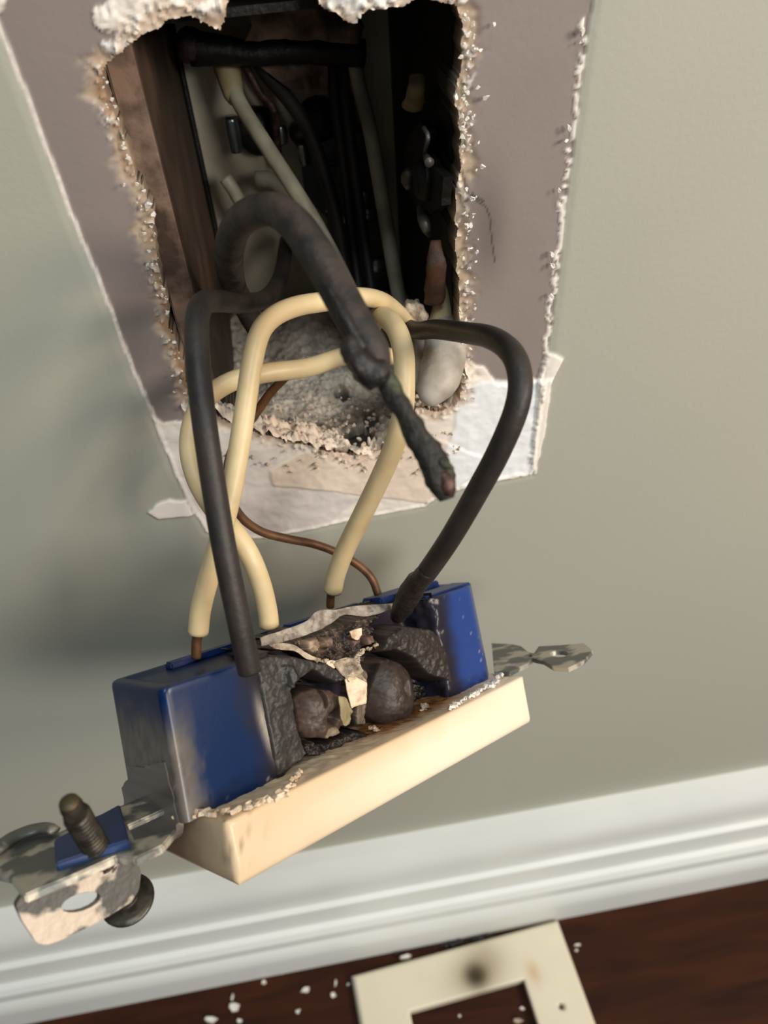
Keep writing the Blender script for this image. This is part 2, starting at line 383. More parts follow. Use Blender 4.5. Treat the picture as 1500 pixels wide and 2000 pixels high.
    xi, zi = np.where(K[:-1] != K[1:])
    for x, z in zip(xi, zi): rimq(idx[x + 1, z], idx[x + 1, z + 1])
    xi, zi = np.where(K[:, :-1] != K[:, 1:])
    for x, z in zip(xi, zi): rimq(idx[x, z + 1], idx[x + 1, z + 1])
    n0 = len(V)
    F = np.concatenate([F[keep], np.array(SF) + n0]); V = np.vstack([V, np.array(SV)]); CL = np.vstack([colf, np.array(SC)])
    return struct(mesh('wall_back', V, F, MT['wall'], col=CL))
WALL = wall()

# cavity behind the drywall: studs and a back sheet close it off
bm = bmesh.new(); bmesh.ops.create_cube(bm, size=1)
for v in bm.verts: v.co = Vector((v.co.x * 3.0, .062 + v.co.y * .098, .9 + v.co.z * 1.9))
bmesh.ops.reverse_faces(bm, faces=bm.faces)
for f in [f for f in bm.faces if abs(f.calc_center_median().y - .013) < .002]: bm.faces.remove(f)
me = bpy.data.meshes.new('wall_cavity'); bm.to_mesh(me); bm.free(); cav = struct(link('wall_cavity', me, MT['dark'], None, False))
struct(box('trim_1', (-.066, .0135, 0), (-.0285, .100, 1.8), MT['wood'], bevel=.001))
struct(box('trim_2', (.0345, .0135, 0), (.072, .100, 1.8), MT['black_s'], bevel=.001))

# floor
me_f = box('floor', (-1.5, -2.2, -.02), (1.5, .0, 0), MT['floor']); struct(me_f)
# baseboard: moulded profile
_tz = on_y(1100, 1594, -.0045)[2]; prof = [(0.0, _tz), (-.0045, _tz)]
for py, Y in ((1604, -.0054), (1628, -.0078), (1648, -.0092), (1656, -.0088), (1674, -.0090), (1686, -.0110), (1692, -.0112), (1712, -.0114), (1724, -.0134), (1736, -.0148), (1746, -.0148), (1754, -.0158), (1766, -.0170), (1772, -.0171)):
    prof.append((Y, on_y(1100, py, Y)[2]))
prof += [(-.0171, 0.0), (0.0, 0.0)]
xs_ = np.concatenate([np.linspace(-1.5, 1.5, 61)]); V, F = [], []
for x in xs_:
    for y, z in prof: V.append((x, y, z))
n = len(prof)
for i in range(len(xs_) - 1):
    for k in range(n - 1): F.append((i * n + k, i * n + k + 1, (i + 1) * n + k + 1, (i + 1) * n + k))
bb = struct(mesh('baseboard_back', V, F, MT['trim'], smooth=False))
me = bb.data; me.shade_smooth(); me.set_sharp_from_angle(angle=math.radians(28))

# ================================================================== ELECTRICAL BOX
BX0, BX1, BY0, BY1, BZ0, BZ1 = -.0172, .0292, .006, .068, .2405, .322
jb = thing('electrical_box', 'open smoke-blackened metal electrical box recessed in the torn wall hole', 'electrical box', (.006, .04, BZ0))
box('back_panel', (BX0, BY1, BZ0), (BX1, BY1 + .0012, BZ1), MT['lightst'], jb)
box('side_panel', (BX0 - .0012, BY0, BZ0), (BX0, BY1, BZ1), MT['lightst'], jb)
bpy.data.objects['side_panel'].data.materials[0] = mat('browned_steel', (84, 66, 52), .6, .1, col2=(56, 44, 34), scale=60, bump=.4)
sp = box('side_panel', (BX1, BY0, BZ0), (BX1 + .0012, BY1, BZ1), MT['black_s'], jb); sp['label'] = 'charred black side panel'
box('top_panel', (BX0, BY0, BZ1), (BX1, BY1, BZ1 + .0012), MT['black_s'], jb)
box('bottom_panel', (BX0, BY0, BZ0 - .0012), (BX1, BY1, BZ0), MT['steel'], jb)
# folded front lip on the left panel, dark seam at the back corner
box('front_lip', (BX0 - .0045, BY0 - .0008, BZ0), (BX0 - .0002, BY0 + .0004, BZ1), MT['paper'], jb, bevel=.0003)
tube('corner_seam', [(BX0 + .0006, BY1 - .0006, BZ0), (BX0 + .0006, BY1 - .0006, .28), (BX0 + .0006, BY1 - .0006, BZ1)], .0007, MT['black_s'], jb)
# cable clamp bar at the top
a, b = on_y(372, 92, .052), on_y(712, 104, .052)
tube('clamp_bar', [a, a * .7 + b * .3 + np.array([0, 0, -.0006]), a * .35 + b * .65, b], [.0034, .0024, .0024, .0026], MT['black_s'], jb, rough=.15)
blob('clamp_knuckle', a + np.array([0, 0, .0003]), (.0030, .0036, .0032), MT['scorch'], jb, amp=.12)
# clamp screws, knockout plugs and nuts seen in the depth of the box
for px, py, r, mm, nm in ((505, 258, .0052, 'black_s', 'knockout_plug'), (622, 236, .0048, 'black_s', 'knockout_plug'), (590, 262, .0028, 'dkst', 'nut')):
    c = on_y(px, py, .0655); tube(nm, [c + np.array([0, .002, 0]), c, c - np.array([0, .002, 0])], [r, r, r * .86], MT[mm], jb, n=3, rough=.05)
for px, py, L in ((456, 262, .0075), (682, 222, .0075), (592, 300, .005), (548, 262, .004)):
    c = on_y(px, py, .063); tube('clamp_screw', [c + np.array([0, 0, L / 2]), c, c - np.array([0, 0, L / 2])], [.0014, .0016, .0014], MT['zinc'], jb, n=4)
for px, py, r in ((708, 375, .0022), (716, 412, .0026), (672, 422, .0018), (640, 400, .0015), (735, 520, .004)):
    c = on_y(px, py, .066); tube('clamp_screw', [c + np.array([0, .001, 0]), c, c - np.array([0, .003, 0])], [r, r, r * .8], MT['zinc'], jb, n=3, rough=.06)
c = on_y(742, 470, .066)
box('ground_clip', on_y(700, 340, .066) - np.array([.004, .002, .03]), on_y(700, 340, .066) + np.array([.006, .001, 0]), MT['dkst'], jb, bevel=.0006)
q0, q1 = on_y(572, 262, .0655), on_y(752, 600, .0655)
box('teal_slab', (q0[0] + .001, .0635, q1[2] + .003), (BX1 - .0055, BY1 - .0002, q0[2]), MT['teal'], jb, bevel=.0008)  # slab added to turn the middle of the back panel dark teal
box('teal_slab', (q0[0] + .004, .0615, q0[2] - .017), (BX1 - .009, .0637, q0[2] - .006), MT['teal'], jb, bevel=.0008)
# burnt mounting ear on the right wall
e0 = on_x(822, 250, BX1 - .001)
ear = [(822, 238), (838, 262), (832, 300), (848, 330), (866, 345), (862, 400), (838, 420), (812, 402), (790, 350), (786, 300), (800, 262)]
X0 = BX1 - .0028
pl = [(on_x(x, y, X0)[1] * 1000, on_x(x, y, X0)[2] * 1000) for x, y in ear]
prism('mounting_ear', ragged(pl, 1.0, .3, 4, .8), lambda a_, b_, s: np.array([X0 + s * .0016, a_ * .001, b_ * .001]), MT['black_s'], jb, bevel=.0002, loc=False)
c = on_x(826, 352, X0 - .0008)
tube('ear_screw', [c + np.array([.0012, 0, 0]), c, c - np.array([.0014, 0, 0])], [.0034, .0036, .0028], MT['black_s'], jb, n=4, rough=.12)
tube('ear_rim', [on_x(828, 250, X0 - .0006), on_x(836, 268, X0 - .0008), on_x(830, 298, X0 - .0008), on_x(838, 318, X0 - .001)], [.0004, .0005, .0004, .0009], MT['steel'], jb, rough=.4)
tube('ear_rim', [on_x(800, 335, X0 - .0008), on_x(793, 350, X0 - .001), on_x(798, 368, X0 - .0008)], [.0007, .0012, .0006], MT['steel'], jb, rough=.4)
tube('peeled_strip', [on_x(816, 148, X0), on_x(814, 180, X0 - .0006), on_x(806, 208, X0 - .0002)], [.0014, .0016, .0019], MT['pale'], jb, rough=.3, flat=.5)
tube('peeled_strip', [on_x(822, 408, X0), on_x(830, 438, X0 - .001), on_x(838, 460, X0)], [.0008, .0011, .0004], MT['steel'], jb, rough=.2)
tube('scorched_strip', [on_x(850, 470, X0 - .0005), on_x(852, 520, X0 - .0008), on_x(848, 590, X0 - .0005)], [.0010, .0018, .0020], mat('rusty_scorch', (74, 44, 26), .7, col2=(34, 24, 18), scale=200, bump=.6), jb, rough=.25, flat=.5)

# scorched paper and jacket stubs hanging from the top of the box
def drape(name, px_rows, Y, m, label, cat, amp=.0012, seed=2, fr=420):
    R = [np.array([on_y(x, y, Y) for x, y in catmull([(a_, b_, 0) for a_, b_ in row], 10)[:, :2]]) for row in px_rows]
    k = min(len(r) for r in R); R = np.array([r[:k] for r in R]); rows = []
    for i in range(len(R) - 1):
        for s in range(10): rows.append(R[i] * (1 - s / 10) + R[i + 1] * s / 10)
    rows.append(R[-1]); G = np.array(rows); f_ = fbm(G[..., 0] * fr, G[..., 1] * fr, G[..., 2] * fr * .5, seed, 4)
    G[..., 1] -= amp * f_ * 2
    V1 = G.reshape(-1, 3); V2 = V1 + np.array([0, .0007, 0]); a_, b_ = G.shape[:2]
    F1 = grid_faces(a_, b_); nV = len(V1); F = list(map(tuple, F1)) + [tuple(x + nV for x in f[::-1]) for f in F1]
    br = [i for i in range(b_)] + [i * b_ + b_ - 1 for i in range(1, a_)] + [(a_ - 1) * b_ + i for i in range(b_ - 2, -1, -1)] + [i * b_ for i in range(a_ - 2, 0, -1)]
    for i in range(len(br)): p, q = br[i], br[(i + 1) % len(br)]; F.append((p, q, q + nV, p + nV))
    return tag(mesh(name, np.vstack([V1, V2]), F, m), label, cat)
drape('scorched_paper', [[(478, 18), (540, 10), (610, 14), (700, 26)], [(492, 48), (548, 40), (620, 44), (712, 52)], [(478, 82), (550, 78), (625, 80), (700, 84)]], .045, MT['paper'], 'brown wrinkled scorched paper behind the top lip of the wall hole', 'paper')
drape('torn_jacket', [[(480, 104), (540, 110), (600, 106), (640, 104)], [(520, 140), (560, 150), (610, 146), (640, 140)], [(570, 176), (590, 184), (618, 186), (640, 180)]], .056, MT['paper'], 'torn brown jacket flap hanging under the dark clamp bar in the box', 'cable jacket', amp=.0008, seed=9)

# crumbly plaster filling the bottom of the box and spilling over the hole's lower edge
def rubble():
    xs = np.arange(-24, 31.5, .33); ys = np.arange(-.9, 64, .42)
    X, Y = np.meshgrid(xs, ys, indexing='ij')
    hp_ = np.array(HOLE); hz = []
    for x in xs:
        near_ = hp_[(np.abs(hp_[:, 0] - x) < 1.3) & (hp_[:, 1] < 262)]
        hz.append(near_[:, 1].max() if len(near_) else (262 if x < 0 else 256))
    hz = np.convolve(np.pad(hz, 4, 'edge'), np.ones(9) / 9, 'valid'); lip = hz[:, None] + .5 + 0 * X
    base = 242.6 + 1.2 * fbm(X * .13, Y * .13, 0, 3) + .7 * fbm(X * .6, Y * .6, 0, 7)
    Z = base + (lip - base) * sstep(15, 1.2, Y)
    Z = Z + 4.0 * np.exp(-(((X + 13) / 6) ** 2 + ((Y - 12) / 9) ** 2)) + 4 * sstep(42, 64, Y)
    mp_ = on_z(590, 840, .248) * 1000; Z += 2.6 * np.exp(-(((X - mp_[0]) / 4.2) ** 2 + ((Y - mp_[1]) / 4.5) ** 2))
    Z += (1.3 * np.abs(fbm(X * .45, Y * .45, 0, 37)) + .9 * fbm(X * .9, Y * .9, 0, 17) + .6 * fbm(X * 2.2, Y * 2.2, 0, 27, 3)) * (1 + .6 * sstep(14, 2, Y))
    c1, c2, c3, ck = [np.array(lin(k)[:3]) for k in ((232, 212, 190), (196, 180, 162), (240, 222, 202), (60, 50, 42))]
    nn = fbm(X * .35, Y * .35, 2, 41); n2 = fbm(X * 1.3, Y * 1.3, 2, 51)
    w = sstep(-.35, .35, nn)[..., None]; col = c1 * w + c2 * (1 - w)
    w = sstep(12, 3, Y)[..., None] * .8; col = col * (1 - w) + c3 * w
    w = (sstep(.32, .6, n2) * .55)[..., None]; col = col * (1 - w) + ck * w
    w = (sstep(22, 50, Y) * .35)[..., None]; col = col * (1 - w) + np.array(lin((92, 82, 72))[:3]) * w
    # two knocked-out holes and a broken slot
    def surf(px, py):
        z_ = .245
        for _ in range(12):
            p = on_z(px, py, z_) * 1000; a_ = int(np.clip((p[0] + 24) / .33, 0, len(xs) - 1)); b_ = int(np.clip((p[1] + .9) / .42, 0, len(ys) - 1)); z_ = .5 * z_ + .5 * Z[a_, b_] * .001
        return p
    spots = [(surf(q[0], q[1]),) + q[2:] for q in ((667, 769, 1.6, 2.3, 5), (700, 846, 3.6, 5.0, 8), (725, 815, 1.6, 4.0, 4), (700, 862, 1.6, 1.6, 6), (512, 820, 5.5, .35, 2))]
    for p, rx, ry, dp in spots:
        r = np.sqrt(((X - p[0]) / rx) ** 2 + ((Y - p[1]) / ry) ** 2) + .35 * n2
        k = sstep(1.15, .8, r); Z -= dp * k; w = (sstep(1.25, .85, r))[..., None]; col = col * (1 - w) + np.array(lin((20, 16, 13))[:3]) * w
    V = np.stack([X, Y, Z], -1).reshape(-1, 3) * .001
    F = grid_faces(len(xs), len(ys))
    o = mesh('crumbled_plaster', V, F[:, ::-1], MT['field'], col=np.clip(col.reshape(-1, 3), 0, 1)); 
    return tag(o, 'crumbly beige plaster heaped along the bottom of the box and hole', 'plaster')
rub = rubble()
# loose flakes on the torn rim
def flake_mesh(seed, s, th=.3):
    r = random.Random(seed); n = r.randint(5, 8); P = []
    for i in range(n):
        an = 2 * math.pi * i / n + r.uniform(-.3, .3); q = r.uniform(.45, 1.0); P.append((math.cos(an) * q, math.sin(an) * q * .7))
    V = [(x * s, y * s, (r.uniform(-.2, .2)) * s) for x, y in P] + [(x * s * .8, y * s * .8, th * s + r.uniform(-.1, .1) * s) for x, y in P]
    F = [tuple(range(n))[::-1], tuple(range(n, 2 * n))] + [(i, (i + 1) % n, n + (i + 1) % n, n + i) for i in range(n)]
    return V, F
def flakes():
    rr = random.Random(4); V, F = [], []
    def put(px, py, s, Y=-.0006):
        c = on_y(px, py, Y); v, f = flake_mesh(rr.randint(0, 9999), s); R = Matrix.Rotation(rr.uniform(0, 6.3), 3, 'Y') @ Matrix.Rotation(math.pi / 2 + rr.uniform(-.5, .5), 3, 'X') @ Matrix.Rotation(rr.uniform(-.5, .5), 3, 'Y')
        k = len(V); V.extend([tuple(np.array(R @ Vector(p)) + c) for p in v]); F.extend([tuple(i + k for i in q) for q in f])
    for i in range(110):
        py = rr.uniform(20, 800); px = 906 + rr.gauss(4, 6) + rr.random() ** 3 * 16; put(px, py, rr.uniform(.0002, .0007))
    for i in range(60):
        t = rr.random(); py = 120 + 660 * t; px = np.interp(py, [120, 250, 400, 560, 700, 790], [200, 238, 292, 322, 352, 372]) - abs(rr.gauss(0, 12)); put(px, py, rr.uniform(.0002, .0006))
    for px, py, s in ((1137, 61, .0009), (1136, 82, .0005), (965, 48, .0005), (948, 190, .0008), (938, 98, .0006), (1105, 275, .0006), (1092, 372, .0006), (1078, 498, .0009), (1079, 520, .0009), (1076, 578, .0008), (1112, 250, .0008), (942, 325, .0007), (890, 190, .0009), (896, 640, .001), (905, 668, .0009), (290, 400, .001), (300, 420, .0009)):
        put(px, py, s)
    return V, F
V, F = flakes(); o = mesh('plaster_flakes', V, F, MT['chip'], smooth=False); o['kind'] = 'stuff'; tag(o, 'tiny white plaster flakes clinging to the torn edges of the wall hole', 'plaster flakes')
# crumbs on the plaster
V, F = [], []; rr = random.Random(12)
for i in range(420):
    px, py = rr.uniform(400, 900), rr.gauss(830, 50)
    if py < 740 or py > 935: continue
    c = on_y(px, py, -.0006) if py > 880 else on_z(px, py, .2465 + rr.uniform(-.0006, .0008))
    if c[1] > .03: continue
    s = rr.uniform(.00025, .0008); v, f = flake_mesh(rr.randint(0, 9999), s, .8); R = Matrix.Rotation(rr.uniform(0, 6), 3, 'Z') @ Matrix.Rotation(rr.uniform(0, 6), 3, 'X'); k = len(V)
    V.extend([tuple(np.array(R @ Vector(p)) + c) for p in v]); F.extend([tuple(j + k for j in q) for q in f])
o = mesh('plaster_crumbs', V, F, mat('beige_plaster_crumb', (222, 202, 180), .8, col2=(176, 158, 138), scale=900), smooth=False); o['kind'] = 'stuff'; tag(o, 'loose beige plaster crumbs scattered over the bottom lip of the wall hole', 'plaster crumbs')

# folded grey-white sheath at the right of the box floor
sh = thing('cable_sheath', 'folded grey-white cable sheath stub in lower right corner of box', 'cable sheath', at(850, 790, .148))
tube('sheath_fold', [at(872, 640, .150), at(868, 690, .146), at(858, 735, .143), at(842, 770, .142), at(836, 786, .143)], [.0040, .0042, .0040, .0028, .0012], MT['putty'], sh, rough=.10, rs=260, flat=.9)
tube('sheath_fold', [at(828, 660, .153), at(826, 700, .149), at(830, 740, .146), at(834, 772, .145)], [.0022, .0030, .0028, .0014], MT['putty'], sh, rough=.12, rs=260, seed=8)
o = tube('sheath_stub', [at(879, 548, .150), at(875, 575, .149), at(868, 610, .149), at(862, 650, .150)], [.0011, .0020, .0026, .0030], MT['pale'], None, rough=.08); tag(o, 'pale yellow sheath stub upright beside the right edge of the hole', 'cable sheath')
blob_c = at(806, 620, .150)
o = blob('melted_lump', blob_c, (.0026, .0026, .0032), MT['ash'], amp=.7, freq=2.2, seed=5); tag(o, 'small ashy lump where the right black wire leaves the box', 'melted lump')

# ================================================================== WIRES
def wire(name, label, P, R, m, extra=(), **k):
    pts = [at(*p) for p in P]; t = thing(name, label, 'wire', pts[-1])
    tube('insulation', pts, R, m, t, **k)
    for nm, Q, r, mm, kk in extra: tube(nm, [at(*q) for q in Q], r, mm, t, **kk)
    return t
# left black wire down to the receptacle
wire('black_wire', 'thick black wire running straight down to left end of blue receptacle', [(560, 470, .185), (548, 540, .168), (520, 582, .150), (470, 592, .131), (428, 588, .118), (398, 592, .110), (385, 625, .106), (386, 700, .104), (396, 800, .1035), (413, 920, .104), (436, 1060, .105), (462, 1190, .107), (480, 1275, .109), (487, 1310, .110)], .0017, MT['black'])
# right black wire loop
wire('black_wire', 'black wire looping out right of the hole down to charred terminal', [(770, 625, .155), (812, 645, .143), (850, 643, .134), (910, 650, .122), (960, 660, .112), (1000, 690, .105), (1016, 740, .103), (1008, 800, .103), (975, 880, .106), (935, 955, .110), (880, 1050, .117), (832, 1120, .125), (800, 1160, .132), (784, 1192, .137)],
     [.0015, .0016, .0017, .0017, .0017, .0017, .0017, .0017, .0017, .0017, .0017, .0017, .00165, .0015], MT['black'],
     extra=[('bare_end', [(782, 1188, .1375), (778, 1200, .1385), (778, 1214, .139)], [.0009, .00085, .0008], MT['newcop'], {})])
tube('charred_collar', [at(838, 1112, .1235), at(812, 1142, .129), at(790, 1178, .135), at(776, 1205, .139)], [.0015, .0019, .0020, .0014], MT['char'], bpy.data.objects['black_wire.001'], rough=.22, rs=500)
# arched burnt wire with broken end
t = thing('burnt_wire', 'arched smoke-browned thick wire with a broken charred bare end in mid-air', 'wire', at(490, 620, .15))
tube('insulation', [at(500, 640, .163), at(478, 600, .150), at(456, 555, .136), at(447, 505, .122), at(457, 452, .109), at(488, 418, .100), (at(535, 410, .094)), at(578, 440, .0915), at(615, 492, .090), at(655, 560, .089), at(697, 635, .088), at(728, 690, .088), at(742, 722, .0885)],
     [.0022, .0022, .0022, .0023, .0022, .0021, .00205, .00215, .00215, .00215, .0021, .0020, .0014], MT['sooty'], t, rough=.05, rs=300)
tube('peeled_jacket', [at(682, 660, .0865), at(690, 690, .0862), at(712, 716, .0862), at(742, 738, .087), at(752, 748, .087)], [.0010, .0014, .0016, .0015, .0006], MT['char'], t, rough=.45, rs=700, seed=6)
tube('jacket_split', [at(640, 560, .0868), at(675, 625, .0862), at(708, 684, .0861)], [.0002, .0007, .0006], MT['char'], t, rough=.4, rs=700)
tube('bare_conductor', [at(735, 712, .0885), at(765, 765, .0885), at(792, 812, .0888), at(822, 865, .089), at(848, 912, .0893), at(866, 950, .0895), at(874, 975, .0896)], [.0010, .0013, .0013, .0015, .0017, .0016, .0009], MT['burnt'], t, rough=.38, rs=650, seed=2)
tube('broken_tip', [at(862, 925, .0886), at(874, 950, .0885), at(880, 968, .0887)], [.0008, .0009, .0004], MT['rust'], t, rough=.35, rs=800)
tube('frayed_barb', [at(850, 895, .0885), at(872, 908, .088), at(887, 914, .0878)], [.0008, .0006, .0001], MT['burnt'], t, rough=.4, rs=900)
# cream wires
wire('cream_wire', 'cream wire arching out of the box and down to the far left terminal', [(800, 640, .150), (775, 610, .143), (740, 586, .136), (690, 580, .131), (640, 588, .127), (580, 598, .123), (535, 618, .120), (508, 650, .118), (492, 710, .117), (480, 790, .1165), (466, 880, .116), (452, 960, .116), (430, 1050, .117), (407, 1130, .118), (392, 1190, .119), (387, 1236, .120)], .00162, MT['cream'],
     extra=[('bare_end', [(388, 1232, .120), (384, 1252, .1205), (383, 1285, .121)], .0008, MT['copper'], {})])
wire('cream_wire', 'cream wire bowing out to the left behind the straight black wire', [(780, 700, .150), (720, 690, .145), (668, 697, .138), (600, 718, .132), (520, 728, .128), (455, 744, .127), (405, 776, .126), (378, 820, .125), (370, 875, .124), (384, 935, .123), (415, 990, .1225), (455, 1035, .1225), (488, 1085, .123), (510, 1140, .125), (522, 1190, .127), (526, 1222, .128)], .00165, MT['cream'])
wire('cream_wire', 'cream wire curving down from the box middle to the centre terminal', [(725, 640, .150), (735, 622, .142), (752, 620, .134), (775, 645, .129), (788, 690, .127), (790, 750, .126), (786, 810, .1265), (770, 870, .128), (742, 935, .131), (708, 1005, .135), (676, 1070, .139), (657, 1120, .142), (650, 1153, .144)], .00178, MT['cream'],
     extra=[('bare_end', [(650, 1148, .144), (646, 1165, .145), (645, 1185, .146)], .0008, MT['copper'], {})])
o = tube('ground_wire', [at(560, 735, .150), at(530, 765, .143), at(505, 800, .139), (at(470, 850, .136)), at(447, 900, .135), at(447, 960, .136), at(470, 1008, .139), at(510, 1038, .142), at(560, 1052, .145), at(610, 1062, .148), at(655, 1078, .150), at(700, 1104, .152), at(726, 1130, .153), at(738, 1160, .154)], .00082, MT['copper']); tag(o, 'thin brown bare copper ground wire snaking behind the cream wires', 'wire')
# wires standing inside the box
t = thing('dusty_white_wire', 'dusty white wire slanting down from the upper left clamp inside box', 'wire', on_y(640, 480, .035))
tube('insulation', [on_y(438, 110, .058), on_y(452, 160, .056), on_y(470, 205, .053), on_y(520, 285, .046), on_y(575, 370, .040), on_y(625, 452, .036), on_y(680, 560, .032), on_y(700, 640, .028)], .00165, MT['greyw'], t)
tube('outer_jacket', [on_y(436, 96, .058), on_y(444, 135, .0575), on_y(456, 180, .0555), on_y(462, 200, .0545)], [.0026, .0027, .0022, .0015], MT['pale'], t, rough=.12)
wire_in = lambda lab, P, r, m: tag(tube('wire', [on_y(*p) for p in P], r, MT[m]), lab, 'wire')
wire_in('dusty white wire standing at the right inside the box', [(690, 110, .058), (702, 170, .056), (722, 250, .051), (740, 350, .046), (755, 440, .041), (770, 530, .036), (785, 610, .031)], .0016, 'greyw')
wire_in('dark wire curving behind the slanting dusty white wire', [(498, 110, .060), (525, 150, .059), (560, 190, .057), (600, 250, .054), (630, 330, .050), (655, 420, .046), (672, 520, .040), (690, 600, .034)], .0016, 'black')
wire_in('left of two straight black wires beside the upright dusty white wire', [(645, 110, .060), (655, 200, .057), (668, 300, .053), (680, 400, .049), (692, 500, .043), (705, 600, .036)], .0013, 'black')
wire_in('right of two straight black wires beside the upright dusty white wire', [(670, 110, .059), (676, 200, .055), (688, 300, .051), (702, 400, .047), (716, 500, .041), (730, 600, .035)], .0012, 'black')
wire_in('rust-brown thin wire under the torn jacket flap', [(470, 115, .061), (490, 150, .060), (510, 185, .059), (535, 215, .058), (540, 260, .060), (545, 320, .063)], .0009, 'rust')
wire_in('short pale wire end poking up left of the arched burnt wire', [(440, 348, .058), (455, 370, .057), (470, 395, .055), (500, 430, .052)], .0015, 'greyw')
wire_in('pale wire crossing low behind the arched burnt wire', [(500, 350, .060), (530, 352, .059), (560, 375, .057), (590, 400, .055), (640, 440, .05)], .0018, 'greyw')

# ================================================================== RECEPTACLE
rec = thing('receptacle', 'burnt-out blue and white wall receptacle hanging by its wires', 'receptacle')
Mx = Matrix([[UM[0][0], UM[0][1], UM[0][2], UO[0]], [UM[1][0], UM[1][1], UM[1][2], UO[1]], [UM[2][0], UM[2][1], UM[2][2], UO[2]], [0, 0, 0, 1]])
rec.matrix_world = Mx; rec['local'] = 1
def L(u, v, t): return np.array([u, v, t]) * .001
# --- blue body: outline in (u, v) extruded along t, dense so that it can be scorched and pitted
BV, BF_, BT = -8.7, 9.2, 19.0
nl = on_v(553, 1440, BV)[0]; nr = on_v(868, 1290, BV)[0]
def rounded(poly, r, n=5):
    out = []; P = [np.array(p, float) for p in poly]
    for i, p in enumerate(P):
        a, b = P[i - 1], P[(i + 1) % len(P)]; d1 = (a - p) / np.linalg.norm(a - p); d2 = (b - p) / np.linalg.norm(b - p)
        rr_ = min(r, np.linalg.norm(a - p) * .45, np.linalg.norm(b - p) * .45); q1, q2 = p + d1 * rr_, p + d2 * rr_
        for k in range(n + 1): s = k / n; out.append(((1 - s) ** 2 * q1 + 2 * s * (1 - s) * p + s * s * q2))
    return out
body_poly = rounded([(-37, BV), (nl, BV), (nl + .6, -5), (nl + 1.5, -1.0), (nr - 1.2, -1.0), (nr - .6, -5), (nr, BV), (30.0, BV), (34.4, -5.4), (34.4, BF_), (-37, BF_)], 1.3)
def resample(P, step):
    out = []
    for i in range(len(P)):
        a, b = P[i], P[(i + 1) % len(P)]; k = max(1, int(np.linalg.norm(b - a) / step + .5))
        for j in range(k): out.append(a + (b - a) * j / k)
    return np.array(out)
BP = resample(body_poly, .45); nb = len(BP)
cen = np.array([0, 1.0]); rows = []; ts = np.concatenate([np.linspace(-.2, BT - .9, 42), [BT - .4, BT - .12, BT]])
for t_ in ts:
    ins = 0 if t_ < BT - .9 else {0: 0, 1: .12, 2: .4, 3: .9}[int(np.searchsorted([BT - .4 - .01, BT - .12 - .01, BT - .01], t_, 'right'))]
    d_ = (BP - cen); P_ = BP - d_ / (np.linalg.norm(d_, axis=1)[:, None]) * ins * .8
    P_ = P_ * (1 - .010 * t_ / BT)
    rows.append(np.column_stack([P_, np.full(nb, t_)]))
V = np.array(rows).reshape(-1, 3)
def body_col(V):
    u, v, t_ = V[:, 0], V[:, 1], V[:, 2]
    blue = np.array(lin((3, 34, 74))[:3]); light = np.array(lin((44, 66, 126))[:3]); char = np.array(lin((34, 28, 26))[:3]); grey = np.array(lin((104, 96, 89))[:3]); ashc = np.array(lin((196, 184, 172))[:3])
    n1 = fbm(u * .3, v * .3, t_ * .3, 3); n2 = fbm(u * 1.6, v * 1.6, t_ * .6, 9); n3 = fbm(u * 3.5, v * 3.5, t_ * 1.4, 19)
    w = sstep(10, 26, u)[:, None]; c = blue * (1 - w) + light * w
    def mix(c, k, w): w = np.clip(w, 0, 1)[:, None]; return c * (1 - w) + k * w
    near = v < -4
    dist = np.where(u < (nl + nr) / 2, nl - u, u - nr)
    sl = np.where(u < 5, sstep(8.0, 1.5, dist + 2.2 * n1), sstep(5.5, 1.2, dist + 1.8 * n1)) * np.where(near, 1, .9)
    c = mix(c, char * 1.4, .9 * sl * np.where(v > 3.0, .12, 1))
    c = mix(c, char, .5 * sstep(-22, nl, u) * sstep(16, 4, t_) * near * (u < 5) * (.8 + n1))
    # grey rubbed end and lower edge grime
    endm = sstep(-31.5, -35.5, u + 1.5 * n2)
    c = mix(c, grey * (1 + .5 * n2)[:, None], endm * sstep(17.5, 10, t_ + 2 * n1) * .95)
    c = mix(c, ashc, sstep(.38, .6, n3) * sstep(5, .5, t_) * (u < -5) * .6)
    c = mix(c, ashc, sstep(.42, .62, n3 + .15 * n2) * endm * sstep(11, 3, t_) * .6)
    # pale heat smear beside the burn
    sm = np.exp(-(((u - (nl - 2.6) + (t_ - 8) * .12) / .9) ** 2 + ((t_ - 8) / 4.2) ** 2) ** 1.3) * near
    c = mix(c, ashc * .85, .75 * sm * (1 + .5 * n2))
    # rear face wear
    c = mix(c, grey * .5, (t_ > BT - .3) * .38 * (v < 1) * (u < nl) * (1 + n1))
    c = mix(c, ashc, sstep(.5, .62, n3) * .5 * (u > 12))
    return np.clip(c, 0, 1)
# damage to the near wall of the notch
u, v, t_ = V[:, 0].copy(), V[:, 1].copy(), V[:, 2].copy()
dist = np.minimum(np.abs(u - nl), np.abs(u - nr)); k = sstep(2.5, 0, dist) * (v < 0)
V[:, 0] += k * 1.1 * fbm(v * .4, t_ * .35, 0, 5); V[:, 1] += k * .5 * fbm(u * .5, t_ * .5, 0, 6)
F = []
for i in range(len(ts) - 1):
    for j in range(nb): j2 = (j + 1) % nb; F.append((i * nb + j, i * nb + j2, (i + 1) * nb + j2, (i + 1) * nb + j))
